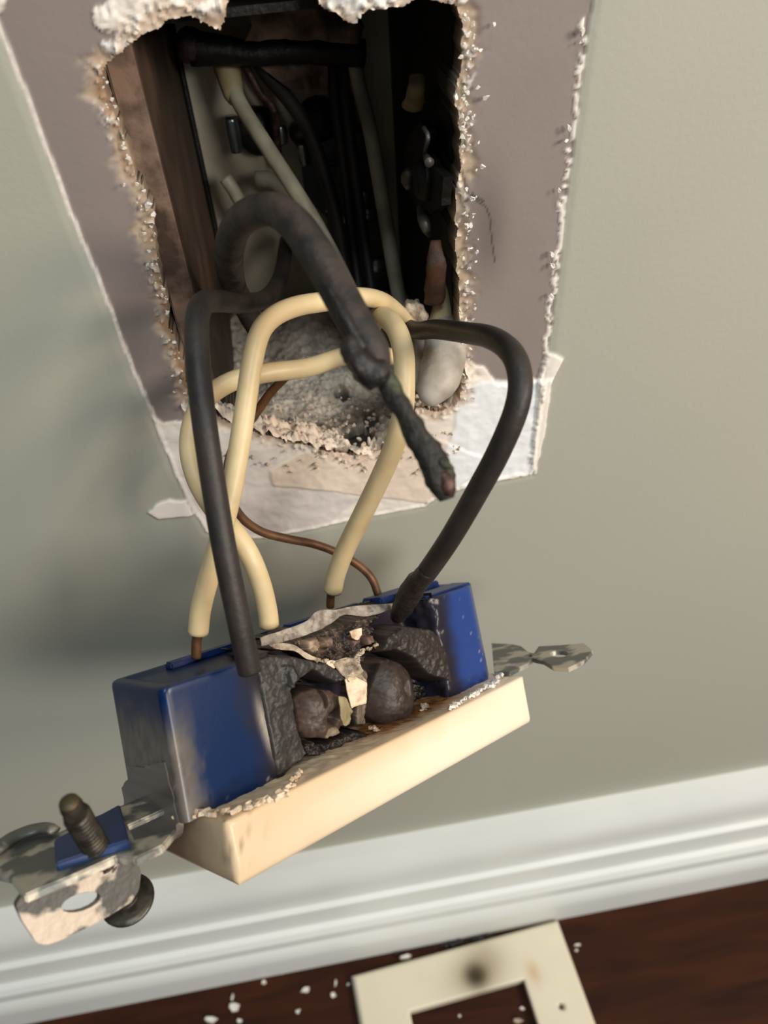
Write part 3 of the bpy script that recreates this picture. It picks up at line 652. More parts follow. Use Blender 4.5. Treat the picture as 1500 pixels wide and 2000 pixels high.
# rear cap as a dense triangulated surface (grid clipped to the outline)
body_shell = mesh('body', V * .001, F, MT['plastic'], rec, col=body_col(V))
from mathutils.geometry import delaunay_2d_cdt
inner = np.array(rows[-1])[:, :2]; gx, gy = np.meshgrid(np.arange(-37, 35, .8), np.arange(-9, 9.6, .8), indexing='ij'); gp = np.column_stack([gx.ravel(), gy.ravel()])
sd = sdf_poly(gp[:, 0], gp[:, 1], inner); gp = gp[sd < -.3]; pts2 = [Vector(p) for p in inner] + [Vector(p) for p in gp]
r_ = delaunay_2d_cdt(pts2, [(i, (i + 1) % nb) for i in range(nb)], [], 1, 1e-5)
cv = np.array([tuple(p) for p in r_[0]]); CVt = np.column_stack([cv, np.full(len(cv), BT)])
sd = sdf_poly(cv[:, 0], cv[:, 1], inner)
CVt[:, 2] -= .45 * sstep(-1.2, -2.0, sd) * (cv[:, 1] > -40)
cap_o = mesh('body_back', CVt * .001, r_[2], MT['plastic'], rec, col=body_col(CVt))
# raised ribs on the back (far side) and terminal ledge
def bpx(L_, t_): return [tuple(on_t(x, y, t_)[:2]) for x, y in L_]
def plate(name, L_, t0, t1, m, bevel=.0002, trace=None, **k):
    P = bpx(L_, trace if trace is not None else max(t0, t1))
    return prism(name, P, lambda a_, b_, s: np.array([a_, b_, t0 + (t1 - t0) * s]) * .001, m, rec, bevel=bevel, **k)
blue_m = mat('blue_plastic', (6, 38, 88), .4, col2=(10, 44, 98), scale=200, bump=.1)
blue_l = mat('blue_plastic_light', (36, 60, 118), .36, col2=(28, 50, 104), scale=200, bump=.1)
for (u0, u1, v0, v1, h_) in ((-28, -6, 5.0, 7.4, .9), (-4, 14, 5.6, 8.2, 1.0), (16, 33, 2.5, 8.4, 1.3)):
    box('terminal_rib', L(u0, v0, BT - .6), L(u1, v1, BT + h_ - .3), blue_m if u0 < 10 else blue_l, rec, bevel=.0003, loc=True)
box('back_ledge', L(19, -6.8, BT - .5), L(32.5, -1.5, BT + .35), blue_l, rec, bevel=.0003, loc=True)
# --- white front
ft = thing  # (alias kept out of use)
def front():
    bm = bmesh.new(); P = rounded([(-34, -14.9), (34, -14.9), (34, 14.6), (-34, 14.6)], 1.6, 6); P[0:0] = []
    P = resample(P, .8); n = len(P); rows = []
    for t_, ins in ((-9.6, 2.2), (-9.5, 1.2), (-9.1, .5), (-8.4, .15), (-7, 0), (-5.5, 0), (-4, 0), (-2.5, 0), (-1.0, 0), (-.35, .08), (-.1, .3), (0, .7), (0, 2.2)):
        Q = np.array(P); lim = np.array([34, 14.8]) - ins
        Q = np.column_stack([np.clip(Q[:, 0], -lim[0], lim[0]), np.clip(Q[:, 1], -lim[1], lim[1])])
        rows.append(np.column_stack([Q, np.full(n, t_)]))
    V = np.array(rows).reshape(-1, 3); F = []
    for i in range(len(rows) - 1):
        for j in range(n): j2 = (j + 1) % n; F.append((i * n + j, i * n + j2, (i + 1) * n + j2, (i + 1) * n + j))
    F.append(tuple(range(n))[::-1])
    k0 = (len(rows) - 1) * n
    gx, gy = np.meshgrid(np.arange(-33, 33.2, .6), np.arange(-13.8, 13.6, .6), indexing='ij'); inn = rows[-1][:, :2]
    gp = np.column_stack([gx.ravel(), gy.ravel()]); gp = gp[sdf_poly(gp[:, 0], gp[:, 1], inn) < -.25]
    r = delaunay_2d_cdt([Vector(p) for p in inn] + [Vector(p) for p in gp], [(i, (i + 1) % n) for i in range(n)], [], 1, 1e-6)
    cv = np.array([tuple(p) for p in r[0]]); base = len(V); V = np.vstack([V, np.column_stack([cv, np.zeros(len(cv))])])
    F += [tuple(base + i for i in f) for f in r[2]]
    u, v, t_ = V.T; n1 = fbm(u * .25, v * .25, t_ * .25, 71); n2 = fbm(u * 1.3, v * 1.3, t_ * 1.3, 72); n3 = fbm(u * 3, v * 3, t_ * 3, 73)
    c = np.tile(np.array(lin((246, 228, 202))[:3]), (len(V), 1))
    def mix(c, k, w): w = np.clip(w, 0, 1)[:, None]; return c * (1 - w) + np.array(k) * w
    c = mix(c, lin((214, 182, 142))[:3], .85 * sstep(12, -34, u + 6 * n1) * .85)
    top = t_ > -.6
    burn = np.exp(-(((u - 8) / 14) ** 2) - ((v + 7) / 5.5) ** 2) * top
    c = mix(c, lin((170, 112, 64))[:3], 1.3 * burn * (1 + n1)); c = mix(c, lin((70, 42, 26))[:3], sstep(.45, .9, burn * (1 + .8 * n2)) * .8)
    side = (v < -13.5)
    c = mix(c, lin((206, 160, 104))[:3], side * sstep(-5.0, 0, t_ + 1.5 * n1) * np.exp(-((u + 2) / 26) ** 2) * .42)
    c = mix(c, lin((128, 96, 72))[:3], (u < -30) * (v > -14) * sstep(-15, 4, v + 4 * n1) * .9)
    c = mix(c, lin((60, 44, 36))[:3], (u < -28) * sstep(4, 13, v + 4 * n1) * .8)
    c = mix(c, lin((120, 92, 70))[:3], sstep(.18, .4, n2) * sstep(-26, -33, u) * sstep(-9, -13, v) * sstep(-8, -3, t_) * .8)
    sp = np.hypot(u - on_v(851, 1462, -14.9)[0], (t_ - on_v(851, 1462, -14.9)[2]) * .7); c = mix(c, lin((60, 44, 30))[:3], side * sstep(.45, .15, sp))
    V[:, 2] += top * (v > -13.5) * (.25 * n2 + .35 * n1) * sstep(-14.6, -12, v)
    pull = sstep(2.5, 0, np.hypot(u + 34, v + 14.9)) * n2 * .35; V[:, 0] += pull
    return mesh('front_frame', V * .001, F, MT['plastic'], rec, col=np.clip(c, 0, 1))
front()
box('rocker_face', L(-30, -11, -10.2), L(30, 11, -9.3), MT['trim'], rec, bevel=.0008, loc=True)
# torn melted lip between blue shell and white front
def strip_lumps(name, path, r, m, seed, sub=2, parent=rec):
    rr = random.Random(seed); V, F = [], []
    pts = catmull(np.array(path, float), 14)
    for p in pts[::2]:
        for q in range(2):
            v, f = flake_mesh(rr.randint(0, 9999), r * rr.uniform(.5, 2.0) * 1.1, .5); R = Matrix.Rotation(rr.uniform(0, 6), 3, 'Z') @ Matrix.Rotation(rr.uniform(-.8, .8), 3, 'X'); k = len(V)
            o_ = np.array([rr.gauss(0, r * .5), rr.gauss(0, r * .5), rr.gauss(0, r * .25)])
            V.extend([tuple((np.array(R @ Vector(x)) + p + o_) * .001) for x in v]); F.extend([tuple(j + k for j in g) for g in f])
    o = mesh(name, V, F, m, parent, smooth=False); o['kind'] = 'stuff'; return o
melt = mat('melted_white_plastic', (232, 208, 178), .5, col2=(176, 140, 104), scale=500, bump=.6, lo=.5, hi=.75, sss=.1)
strip_lumps('melted_lip', [on_t(x, y, .3) for x, y in ((345, 1592), (400, 1590), (470, 1582), (520, 1565), (560, 1545), (585, 1510))], .55, melt, 3)
strip_lumps('melted_lip', [on_t(x, y, .3) for x, y in ((880, 1385), (905, 1368), (935, 1352), (965, 1335), (982, 1315))], .5, MT['chip'], 4)
# --- charred interior: one sculpted surface facing the near side, features laid out in the (u, t) plane
z3 = lambda L_: [(480 + x / 3.57, 1180 + y / 3.57) for x, y in L_]
MM = .001
def pv(L_, v): return [on_v(x, y, v) for x, y in L_]
def ltube(name, pts, R, m, **k): return tube(name, [np.array(p) * MM for p in pts], np.array(R) * MM if not np.isscalar(R) else R * MM, m, rec, loc=True, rs=k.pop('rs', 400) * 1000, **k)
def core():
    st = .14
    us = np.arange(nl - 3.6, nr + 1.4, st); tt = np.arange(-.2, BT + .9, st); U_, T_ = np.meshgrid(us, tt, indexing='ij')
    nA = fbm(U_ * .35, T_ * .35, 0, 61); nB = fbm(U_ * 1.1, T_ * 1.1, 0, 62); nC = fbm(U_ * 3.2, T_ * 3.2, 0, 63, 3)
    V_ = 1.0 + 1.2 * nA + .8 * nB
    col = np.zeros(U_.shape + (3,)) + np.array(lin((24, 19, 17))[:3])
    def P2(L_, v=-7.5): return [(p[0], p[2]) for p in pv(z3(L_), v)]
    def lay(L_, vf, c, c2=None, bulge=0, rough=.18, fine=.03, edge=.5, dome=None, wob=.25):
        nonlocal V_, col
        sd = sdf_poly(U_, T_, P2(L_)) + wob * nB
        w = sstep(.12, -edge, sd); shp = vf - bulge * (1 - np.exp(sd.clip(-9, 0) / 1.4)) + rough * nB + fine * nC + .3 * nA
        if dome is not None: shp = shp + dome(U_, T_)
        if vf > -90: V_ = V_ * (1 - w) + shp * w
        cc = np.array(lin(c)[:3]); k = np.zeros(U_.shape + (3,)) + cc
        if c2 is not None: q = sstep(.05, .45, nB + .5 * nC)[..., None]; k = k * (1 - q) + np.array(lin(c2)[:3]) * q
        wc = sstep(.12, -.12, sd)[..., None]; col = col * (1 - wc) + k * wc
    ctr = lambda x, y: [(p[0], p[2]) for p in pv(z3([(x, y)]), -7.5)][0]
    # debris under the label
    lay([(60, 320), (120, 270), (440, 210), (680, 70), (1020, 60), (960, 180), (900, 360), (860, 470), (700, 480), (560, 430), (400, 340)], -4.6, (50, 40, 35), (92, 74, 60), rough=1.3, fine=.35, wob=.5)
    lay([(470, 250), (540, 232), (560, 290), (550, 340), (500, 350), (465, 300)], -6.0, (136, 112, 92), (170, 146, 122), bulge=.8, rough=.5, fine=.3, edge=.3)
    lay([(570, 235), (640, 225), (655, 290), (600, 310), (565, 290)], -6.0, (120, 98, 80), (160, 136, 112), bulge=.8, rough=.5, fine=.3, edge=.3)
    lay([(870, 230), (935, 215), (930, 270), (880, 300)], -6.2, (112, 84, 72), (140, 110, 94), bulge=.6, rough=.4, edge=.3)
    lay([(780, 250), (850, 240), (850, 290), (800, 300)], -5.6, (96, 72, 62), None, bulge=.6, rough=.4, edge=.3)
    # divider between the terminals
    lay([(830, 460), (900, 440), (900, 640), (880, 860), (795, 860), (800, 720), (835, 600)], -6.0, (104, 88, 74), (74, 62, 54), rough=.3)
    # base of the burn
    lay([(380, 940), (540, 960), (690, 900), (760, 870), (900, 900), (1080, 890), (1200, 840), (1280, 760), (1420, 660), (1500, 640), (1400, 720), (1270, 860), (1120, 1000), (1060, 1080), (960, 1080), (760, 1020), (600, 1080), (420, 1070)], -7.6, (36, 29, 26), (60, 46, 40), rough=1.0, fine=.2, wob=.45)
    # shroud hanging over the first terminal
    lay([(-60, 260), (120, 330), (340, 350), (430, 375), (540, 400), (640, 460), (690, 535), (600, 565), (520, 530), (430, 480), (330, 545), (295, 600), (320, 680), (345, 880), (385, 950), (420, 1040), (260, 1190), (-60, 1300)], -8.75, (46, 42, 40), (56, 50, 46), rough=.14, fine=.025, bulge=.3, edge=.6)
    lay([(200, 420), (290, 420), (340, 520), (300, 600), (230, 560)], -9.2, (30, 31, 31), None, rough=.2, edge=.5)
    # charred casing right of the second terminal
    lay([(880, 370), (940, 190), (1080, 130), (1280, 150), (1400, 320), (1470, 470), (1540, 620), (1420, 600), (1330, 540), (1240, 520), (1120, 395), (1020, 345)], -8.3, (42, 34, 31), (54, 43, 38), bulge=.9, rough=.2, fine=.03, edge=.9)
    lay([(1240, 525), (1340, 560), (1440, 620), (1440, 690), (1290, 770), (1250, 700)], -3.2, (14, 11, 10), None, rough=.6)
    # first terminal, a puckered lump
    c1 = ctr(545, 750); d1 = ctr(600, 790)
    def dome1(U, T):
        r = np.hypot((U - c1[0]) / 4.9, (T - c1[1]) / 5.3); d = np.hypot((U - d1[0]) / 1.3, (T - d1[1]) / 1.1)
        cr = np.abs((U - ctr(545, 800)[0]) + .25 * np.sin(T * 1.2)) ; cre = np.exp(-(cr / .28) ** 2) * sstep(ctr(0, 930)[1] - .3, ctr(0, 900)[1], T) * sstep(ctr(0, 760)[1] + .3, ctr(0, 790)[1], T)
        return 2.4 * r ** 2.2 + 2.6 * np.exp(-d ** 2) + 1.6 * cre - .7 * np.exp(-(((U - ctr(480, 850)[0]) / 1.5) ** 2 + ((T - ctr(0, 850)[1]) / 1.9) ** 2))
    lay([(345, 660), (380, 600), (470, 560), (590, 575), (680, 640), (735, 745), (725, 840), (690, 905), (600, 935), (540, 960), (430, 965), (375, 900), (350, 780)], -8.9, (74, 57, 48), (60, 46, 39), rough=.15, fine=.04, dome=dome1, edge=.7, wob=.1)
    lay([(640, 640), (700, 660), (740, 745), (722, 850), (690, 850), (650, 790), (668, 700)], -8.0, (136, 122, 98), (112, 98, 78), rough=.2, edge=.3)
    lay([(560, 870), (620, 850), (660, 900), (600, 935), (545, 950)], -7.9, (120, 106, 84), None, rough=.2, edge=.3)
    # second terminal
    c2_ = ctr(1070, 640); d2 = ctr(1110, 590)
    def dome2(U, T):
        r = np.hypot((U - c2_[0]) / 4.6, (T - c2_[1]) / 6.6); d = np.hypot((U - d2[0]) / 1.0, (T - d2[1]) / 1.8)
        rr_ = np.hypot(U - ctr(1000, 620)[0], T - ctr(0, 620)[1]); arc = np.exp(-((rr_ - 2.0) / .3) ** 2) * (U > ctr(1020, 0)[0])
        return 2.2 * r ** 2.4 + 1.4 * np.exp(-d ** 2) + .6 * arc
    lay([(915, 490), (960, 390), (1020, 355), (1100, 390), (1200, 490), (1255, 620), (1245, 740), (1180, 830), (1080, 880), (960, 860), (885, 800), (890, 600)], -8.7, (58, 46, 40), (46, 37, 33), rough=.12, fine=.04, dome=dome2, edge=.7, wob=.1)
    for L_ in ([(905, 490), (950, 400), (1010, 352), (1020, 375), (960, 420), (925, 500)], [(1110, 385), (1160, 420), (1230, 510), (1215, 520), (1150, 450)], [(1240, 670), (1280, 690), (1250, 740), (1225, 720)]):
        lay(L_, -99, (112, 90, 74), (70, 56, 48), rough=.3, edge=.2)
    # void between them
    lay([(738, 715), (800, 700), (812, 850), (735, 860)], .5, (6, 5, 5), None, rough=.2)
    lay([(295, 595), (340, 545), (430, 485), (520, 535), (590, 570), (470, 560), (380, 595), (330, 640)], -3.5, (34, 18, 14), None, rough=.3)
    V_ = V_ + 4.8 * sstep(BT - .7, BT + .6, T_)
    # the surface folds back into the shell at both sides and leaves the flat blue wall alone
    keepU = sstep(us[0], us[0] + 1.6, U_) * sstep(us[-1], us[-1] - .8, U_); V_ = V_ * keepU + (BV + 1.5) * (1 - keepU)
    V_ = np.maximum(V_, -10.6)
    P = np.stack([U_, V_, T_], -1).reshape(-1, 3)
    return mesh('charred_core', P * .001, grid_faces(len(us), len(tt)), MT['gloss'], rec, col=col.reshape(-1, 3))
core()
def sheet(name, top, bot, v, m, th=.35, amp=.5, seed=3, fr=.5):
    A, B = catmull(np.array(pv(top, v)), 10), catmull(np.array(pv(bot, v)), 10); n = min(len(A), len(B)); A, B = A[:n], B[:n]; rows_ = [A * (1 - s) + B * s for s in np.linspace(0, 1, 12)]
    G = np.array(rows_); G[..., 1] -= amp * (fbm(G[..., 0] * fr, G[..., 2] * fr, 0, seed, 4) * 1.6 + .8); a_, b_ = G.shape[:2]
    V1 = G.reshape(-1, 3); V2 = V1 + np.array([0, th, 0]); F1 = grid_faces(a_, b_); k = len(V1); F = list(map(tuple, F1)) + [tuple(x + k for x in f[::-1]) for f in F1]
    br = [i for i in range(b_)] + [i * b_ + b_ - 1 for i in range(1, a_)] + [(a_ - 1) * b_ + i for i in range(b_ - 2, -1, -1)] + [i * b_ for i in range(a_ - 2, 0, -1)]
    for i in range(len(br)): p, q = br[i], br[(i + 1) % len(br)]; F.append((p, q, q + k, p + k))
    return mesh(name, np.vstack([V1, V2]) * MM, F, m, rec)
o = sheet('peeled_label', z3([(90, 235), (250, 180), (400, 125), (500, 45), (620, 38), (760, 12), (1015, -5)]), z3([(100, 292), (260, 262), (420, 212), (560, 155), (680, 75), (840, 85), (1018, 32)]), -5.2, MT['label']); o['label'] = 'curled grey peeled label strip'
sheet('white_shard', z3([(150, 282), (240, 270), (340, 288), (430, 345), (520, 385)]), z3([(190, 310), (260, 320), (350, 330), (420, 380), (520, 398)]), -8.6, MT['ash'], amp=.3)
sheet('white_shard', z3([(680, 520), (750, 505), (830, 545)]), z3([(735, 725), (775, 705), (828, 690)]), -8.2, melt, amp=.4)
sheet('white_shard', z3([(590, 400), (680, 370), (770, 390)]), z3([(690, 540), (760, 520), (825, 545)]), -7.6, MT['ash'], amp=.9, fr=1.2, seed=8)
sheet('white_shard', z3([(722, 190), (760, 175), (800, 165)]), z3([(740, 235), (775, 250), (800, 215)]), -6.8, melt, amp=.3)
sheet('white_shard', z3([(640, 640), (690, 650), (712, 690)]), z3([(650, 800), (690, 850), (728, 800)]), -9.8, MT['pale'], amp=.4)
sheet('white_shard', z3([(560, 400), (590, 390), (630, 400)]), z3([(560, 430), (600, 450), (640, 430)]), -7.5, melt, amp=.2)
strip_lumps('torn_rim', [on_v(x, y, -8.6) for x, y in ((725, 1422), (750, 1430), (780, 1432), (808, 1424), (825, 1405), (830, 1380))], .45, MT['ash'], 8)
0 and strip_lumps('charred_crumbs', [on_v(x, y, -6.0) for x, y in ((560, 1270), (620, 1280), (680, 1290), (720, 1300), (760, 1240), (720, 1225), (680, 1240))], .9, MT['char'], 9)
strip_lumps('ashy_crumbs', [on_v(x, y, -7.2) for x, y in ((620, 1290), (660, 1300), (690, 1330), (700, 1280), (740, 1260))], .5, MT['ash'], 10)
# --- steel strap: right tab, left ear
strap_m = mat('painted_strap', (206, 188, 168), .5, .1, col2=(84, 80, 74), scale=150, bump=.5, bscale=900, lo=.46, hi=.52)
strap_g = mat('worn_strap', (104, 104, 98), .42, .3, col2=(196, 186, 168), scale=150, bump=.4, lo=.48, hi=.55)
rt = [(960, 1256), (1000, 1258), (1018, 1262), (1030, 1272), (1042, 1276), (1052, 1262), (1095, 1260), (1140, 1256), (1157, 1270), (1140, 1290), (1110, 1304), (1080, 1302), (1060, 1290), (1040, 1286), (1030, 1296), (995, 1312), (965, 1312)]
ellp = lambda cx_, cy_, rx, ry, a_=0, n_=16: [(cx_ + math.cos(2 * math.pi * i / n_) * rx * math.cos(a_) - math.sin(2 * math.pi * i / n_) * ry * math.sin(a_), cy_ + math.cos(2 * math.pi * i / n_) * rx * math.sin(a_) + math.sin(2 * math.pi * i / n_) * ry * math.cos(a_)) for i in range(n_)]
P = bpx(rt, 1.0)
o = prism('strap_tab', P, lambda a_, b_, s: np.array([a_, b_, 1.0 - .9 * s]) * MM, strap_g, rec, bevel=.00015, holes=[bpx(ellp(1092, 1277, 18, 6), 1.0), bpx(ellp(1036, 1281, 3.5, 2), 1.0)]); o['label'] = 'painted steel mounting tab with a screw slot'
# left: strap plate, blue skirt round the screw, bent ear
lp = [(-12, 1662), (30, 1628), (95, 1606), (112, 1612), (118, 1640), (235, 1578), (262, 1640), (345, 1618), (318, 1650), (262, 1676), (225, 1672), (150, 1706), (70, 1738), (48, 1748), (20, 1712), (-12, 1704)]
P = bpx(lp, 1.2); o = prism('strap_plate', P, lambda a_, b_, s: np.array([a_, b_, 1.2 - 1.1 * s]) * MM, strap_g, rec, bevel=.0002)
plate('body_skirt', [(105, 1640), (234, 1570), (252, 1640), (180, 1662), (108, 1686)], 1.2, 2.4, blue_m)
ltube('strap_curl', [on_t(x, y, 2.2) for x, y in ((-15, 1662), (30, 1634), (80, 1618), (108, 1622))], [1.3, 1.5, 1.4, .8], strap_g, rough=.15, flat=.5)
# grey worn end cap wrapping down over the white front
ev = on_v(300, 1600, -9.0)
P = [np.maximum(q_, [-99, -8.3, -99]) for q_ in [on_u(x, y, -37.2) for x, y in ((236, 1540), (262, 1500), (318, 1490), (336, 1560), (346, 1606), (338, 1640), (300, 1664), (262, 1655), (246, 1610))]]
worn = mat('worn_grey_end', (98, 92, 86), .6, 0, col2=(150, 140, 128), scale=260, bump=.9, bscale=900, lo=.5, hi=.75, stretch=(1, 1, .35))
cap_ = prism('worn_end_cap', ragged([(p[1], p[2]) for p in P], .8, .25, 3, .9), lambda a_, b_, s: np.array([-37.08 + s * 1.2, a_, b_]) * MM, MT['plastic'], rec, bevel=.0002)
q_ = np.array([v.co[:] for v in cap_.data.vertices]) * 1000; ca_ = cap_.data.color_attributes.new('col', 'FLOAT_COLOR', 'POINT'); k_ = np.ones((len(q_), 4), np.float32); k_[:, :3] = body_col(q_); ca_.data.foreach_set('color', k_.ravel())
ea = on_v(150, 1760, -8.5)
earp = [(52, 1738), (100, 1715), (180, 1690), (232, 1668), (262, 1676), (276, 1700), (272, 1738), (256, 1762), (215, 1788), (170, 1812), (120, 1836), (92, 1846), (72, 1842), (44, 1800), (30, 1768)]
VE = -8.0
P = [on_v(x, y, VE) for x, y in earp]; hp = [on_v(x, y, VE) for x, y in ellp(158, 1762, 40, 17, -.32)]
o = prism('strap_ear', rounded([(p[0], p[2]) for p in P], .5, 3), lambda a_, b_, s: np.array([a_, VE + s * 1.1, b_]) * MM, strap_m, rec, bevel=.00018, holes=[[(p[0], p[2]) for p in hp]]); o['label'] = 'bent steel ear with an oval hole and flaking paint'
# loose screw through the strap
p1, p2 = on_t(134, 1566, 11.0), on_t(172, 1655, 1.5); dv = (p2 - p1); 
ph = p1 + dv * 1.0
for k_ in np.linspace(1, 3.0, 200):
    q = p1 + dv * k_
    if q[2] < -8.6: ph = q; break
ph = on_t(248, 1755, -9.5)
box('strap_bridge', L(-50, -3.0, .15), L(-33, 6.0, 1.0), strap_g, rec, bevel=.0002, loc=True)
scr = bpy.data.objects.new('mounting_screw', None); C.objects.link(scr); scr.parent = rec; scr['local'] = 1
def screw_shaft():
    ax = (ph - p1); Ln = np.linalg.norm(ax); ax /= Ln; a_ = np.cross(ax, [0, 1, 0]); a_ /= np.linalg.norm(a_); b_ = np.cross(ax, a_); V, F = [], []; ns, sg = 150, 20
    for i in range(ns + 1):
        s = i / ns * Ln
        for k in range(sg):
            th_ = 2 * math.pi * k / sg; r = 1.55 + .16 * math.sin(s * 2 * math.pi / .75 - th_)
            if s < 1.0: r = min(r, 1.1 + s * .25)
            elif s < 3.0: r = 1.35
            V.append((p1 + ax * s + (a_ * math.cos(th_) + b_ * math.sin(th_)) * r) * MM)
    for i in range(ns):
        for k in range(sg): k2 = (k + 1) % sg; F.append((i * sg + k, i * sg + k2, (i + 1) * sg + k2, (i + 1) * sg + k))
    F.append(tuple(range(sg))[::-1]); F.append(tuple(ns * sg + k for k in range(sg)))
    mesh('shaft', V, F, MT['dkst'], scr)
    c0 = on_t(248, 1755, -9.5)
    hpts = [c0 - ax * .2, c0 + ax * .1, c0 + ax * .5, c0 + ax * .9, c0 + ax * 1.2]
    tube('head', [np.array(p) * MM for p in hpts], np.array([3.0, 3.6, 3.7, 3.2, 1.8]) * MM, MT['dkst'], scr, loc=True, seg=32, n=3)
    tube('tip_cap', [(p1 - ax * .3) * MM, (p1 + ax * .05) * MM, (p1 + ax * .4) * MM], np.array([.7, 1.15, 1.2]) * MM, MT['brass'], scr, loc=True)
screw_shaft()

# ================================================================== PLATE ON THE FLOOR
wp = thing('wall_plate', 'ivory switch plate with soot spot lying on floor against the baseboard', 'wall plate', (0, 0, 0))
A, B = on_z(685, 1905, .0035), on_z(1090, 1795, .0035); ex = (B - A) / np.linalg.norm(B - A); ey = np.array([ex[1], -ex[0], 0.]); ey = -ey if ey[1] > 0 else ey
PL, PW = np.linalg.norm(B - A) * 1000, 57.0; wp.location = Vector((A + ex * PL * .0005 + ey * PW * .0005).tolist()); wp.location.z = 0
def pl(a_, b_, h_): return A * np.array([1, 1, 0]) + ex * a_ * MM + ey * b_ * MM + np.array([0, 0, h_ * MM])
def loc_plate(px, py, z=.005):
    q = on_z(px, py, z) - A; return q @ ex * 1000, q @ ey * 1000
o1, o2 = loc_plate(800, 1975), loc_plate(1024, 1914); oy = (o1[1] + o2[1]) / 2; ox0, ox1 = o1[0], o2[0]
def faceplate():
    xs = np.unique(np.concatenate([np.linspace(0, 2.2, 6), np.arange(2.6, PL - 2.2, .6), np.linspace(PL - 2.2, PL, 6), [ox0, ox0 - .25, ox1, ox1 + .25]])); ys = np.unique(np.concatenate([np.linspace(0, 2.2, 6), np.arange(2.6, PW - 2.2, .6), np.linspace(PW - 2.2, PW, 6), [oy, oy - .25, oy + 23.5, oy + 23.75]]))
    X, Y = np.meshgrid(xs, ys, indexing='ij')
    de = np.minimum(np.minimum(X, PL - X), np.minimum(Y, PW - Y)); Zt = 1.2 + 3.9 * np.sqrt(np.clip(1 - (1 - np.clip(de / 2.2, 0, 1)) ** 2, 0, 1)) + .25 * sstep(2, 12, de)
    di = np.maximum(np.maximum(ox0 - X, X - ox1), np.maximum(oy - Y, Y - (oy + 23.5))); Zt -= .35 * sstep(.5, 0, di)
    sh_ = loc_plate(1097, 1966); sh2 = (ox0 - (sh_[0] - ox1), sh_[1])
    hr = np.minimum(np.hypot(X - sh_[0], Y - sh_[1]), np.hypot(X - sh2[0], Y - sh2[1]))
    Zt -= 1.6 * sstep(1.5, .7, hr)
    n1 = fbm(X * .15, Y * .15, 0, 81)
    c = np.tile(np.array(lin((226, 216, 192))[:3]), X.shape + (1,)) * (1 + .03 * n1)[..., None]
    def mix(c, k, w): w = np.clip(w, 0, 1)[..., None]; return c * (1 - w) + np.array(k) * w
    s = loc_plate(930, 1905); c = mix(c, lin((120, 96, 64))[:3], .7 * np.exp(-(((X - s[0]) / 10) ** 2 + ((Y - s[1]) / 6.5) ** 2) ** .9)); c = mix(c, lin((36, 28, 18))[:3], .97 * np.exp(-(((X - s[0]) / 4.6) ** 2 + ((Y - s[1]) / 4.6) ** 2) ** 1.3))
    s = loc_plate(945, 1868); c = mix(c, lin((130, 112, 84))[:3], .42 * np.exp(-(((X - s[0]) / 8) ** 2 + ((Y - s[1]) / 7) ** 2)))
    s = loc_plate(1042, 1900); c = mix(c, lin((190, 140, 90))[:3], .5 * np.exp(-(((X - s[0]) / 2.5) ** 2 + ((Y - s[1]) / 4) ** 2)))
    c = mix(c, lin((40, 26, 14))[:3], sstep(1.1, .8, hr))
    V = np.stack([X, Y, Zt], -1).reshape(-1, 3); Vw = np.array([A * np.array([1, 1, 0])]) + V[:, :1] * ex * MM + V[:, 1:2] * ey * MM + np.array([0, 0, 1.]) * V[:, 2:] * MM
    F = grid_faces(len(xs), len(ys)); cc = (X[:-1, :-1] + X[1:, 1:]) / 2, (Y[:-1, :-1] + Y[1:, 1:]) / 2
    hole_ = ((cc[0] > ox0) & (cc[0] < ox1) & (cc[1] > oy) & (cc[1] < oy + 23.5)).ravel(); F = F[~hole_]
    # skirt: outer edge to the floor, opening edge down
    n0 = len(Vw); VV = [Vw]; FF = [F]; CCc = [c.reshape(-1, 3)]; idx = np.arange(X.size).reshape(X.shape)
    i0, i1 = np.searchsorted(xs, ox0), np.searchsorted(xs, ox1); j0, j1 = np.searchsorted(ys, oy), np.searchsorted(ys, oy + 23.5)
    for ring, dz in ((list(idx[:, 0]) + list(idx[-1, 1:]) + list(idx[-2::-1, -1]) + list(idx[0, -2:0:-1]), 1.15), (list(idx[i0:i1 + 1, j0]) + list(idx[i1, j0 + 1:j1 + 1]) + list(idx[i1 - 1:i0 - 1:-1, j1]) + list(idx[i0, j1 - 1:j0:-1]), 4.0)):
        k = sum(len(v) for v in VV); r = Vw[ring].copy(); r[:, 2] -= dz * MM; r[:, 2] = np.maximum(r[:, 2], .00005); VV.append(r); CCc.append(c.reshape(-1, 3)[ring])
        FF.append(np.array([(ring[i], ring[(i + 1) % len(ring)], k + (i + 1) % len(ring), k + i) for i in range(len(ring))]))
    return mesh('faceplate', np.vstack(VV), np.concatenate(FF), MT['plastic'], wp, col=np.vstack(CCc))
fp = faceplate(); fp.data.set_sharp_from_angle(angle=math.radians(50))
c_ = loc_plate(700, 1895)
V, F = flake_mesh(5, .0028, .5); cc_ = on_z(792, 1866, .004)
tag(mesh('plaster_chip', [tuple(np.array(p) * np.array([1, .6, 1]) + cc_ + np.array([0, .0, -.0022])) for p in V], F, MT['chip'], smooth=False), 'white plaster chip peeking over the far edge of the ivory plate', 'plaster chip')

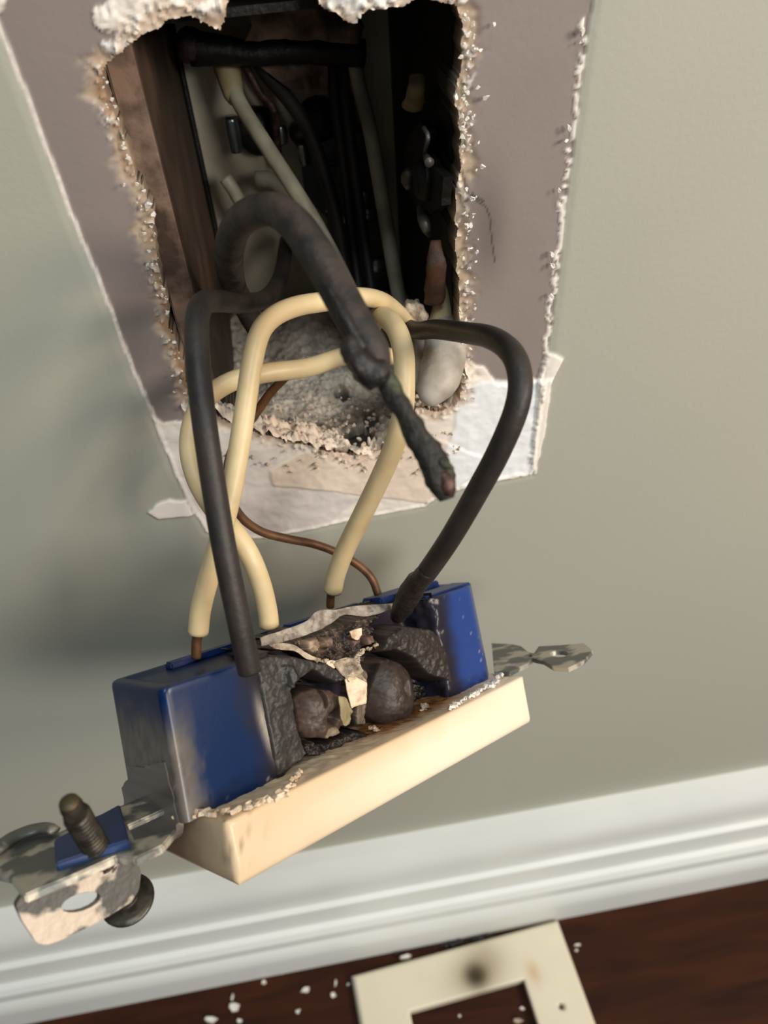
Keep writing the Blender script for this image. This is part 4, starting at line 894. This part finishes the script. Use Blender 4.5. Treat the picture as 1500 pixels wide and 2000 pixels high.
# chips scattered on the dark floor: each its own object
CH = [(455, 1968, 4.0, 1.0, 'white forked plaster chip at the left of the scatter on dark floor'), (454, 1948, 3.0, .35, 'thin upright sliver pointing to the baseboard above the forked chip'),
      (515, 1918, 2.0, .8, 'small round white chip nearest the baseboard on dark floor'), (596, 1934, 3.4, .5, 'long slanted white chip midway along the dark floor'),
      (656, 1920, 2.6, .5, 'tall white chip just left of the ivory plate'), (650, 1944, 2.6, .8, 'rounded white chip below the tall chip near the plate'),
      (582, 1975, 1.9, .8, 'small white chip alone in front of the slanted chip'), (412, 1992, 5.0, .45, 'flat white chip at the lower frame edge left of the forked one'),
      (468, 1995, 3.0, .5, 'faint white chip at the lower frame edge under the forked chip'), (680, 1922, 1.4, .8, 'tiny white chip touching the left edge of the ivory plate'),
      (552, 1901, 1.0, .8, 'tiny chip at the foot of the baseboard above the slanted chip'), (1128, 1846, 3.0, .25, 'thin pale sliver right of the ivory plate'), (1126, 1856, 1.2, .9, 'tiny pale chip under the sliver right of the plate'),
      (1010, 1995, 4.2, .5, 'tan chip lying inside the opening of the ivory plate'), (1020, 1970, 2.4, .5, 'small chip inside the plate opening near its right corner'), (898, 1984, 1.2, .8, 'tiny chip inside the plate opening near its middle'),
      (712, 1864, 1.8, .6, 'small chip on the dark gap between baseboard and plate'), (640, 1876, 1.5, .6, 'tiny chip at the baseboard left of the plate corner')]
for i, (px, py, s, asp, lab) in enumerate(CH):
    V, F = flake_mesh(100 + i, s * .0007, .4); c = on_z(px, py, .0004); an = random.Random(i).uniform(-.4, .4) + (math.pi / 2 if 'tall' in lab or 'upright' in lab else .5 if 'slanted' in lab else 0); R = Matrix.Rotation(an, 3, 'Z')
    V = [np.array(R @ Vector((p[0], p[1] * asp / .7, p[2]))) for p in V]; lo_ = min(p[2] for p in V)
    V = [p + np.array([0, 0, -lo_ + .00002]) for p in V]
    o = mesh('plaster_chip', V, F, MT['chip'] if 'tan' not in lab else MT['ash'], smooth=False); o.location = Vector((c[0], c[1], 0)); tag(o, lab, 'plaster chip', 'plaster chips on the floor')
# dark crumbs standing in for the shade in the gap behind the plate
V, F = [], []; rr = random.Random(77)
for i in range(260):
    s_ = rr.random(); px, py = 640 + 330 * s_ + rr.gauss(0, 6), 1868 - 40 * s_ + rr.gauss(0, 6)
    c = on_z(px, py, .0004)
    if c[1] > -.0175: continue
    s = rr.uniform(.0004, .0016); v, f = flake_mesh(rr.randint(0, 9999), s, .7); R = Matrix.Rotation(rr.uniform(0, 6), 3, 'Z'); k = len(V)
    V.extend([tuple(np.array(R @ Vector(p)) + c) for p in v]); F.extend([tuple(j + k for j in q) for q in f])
o = mesh('gap_shade_crumbs', V, F, MT['char'], smooth=False); o['kind'] = 'stuff'; tag(o, 'black crumbs standing in for shade in the gap between baseboard and ivory plate', 'debris')
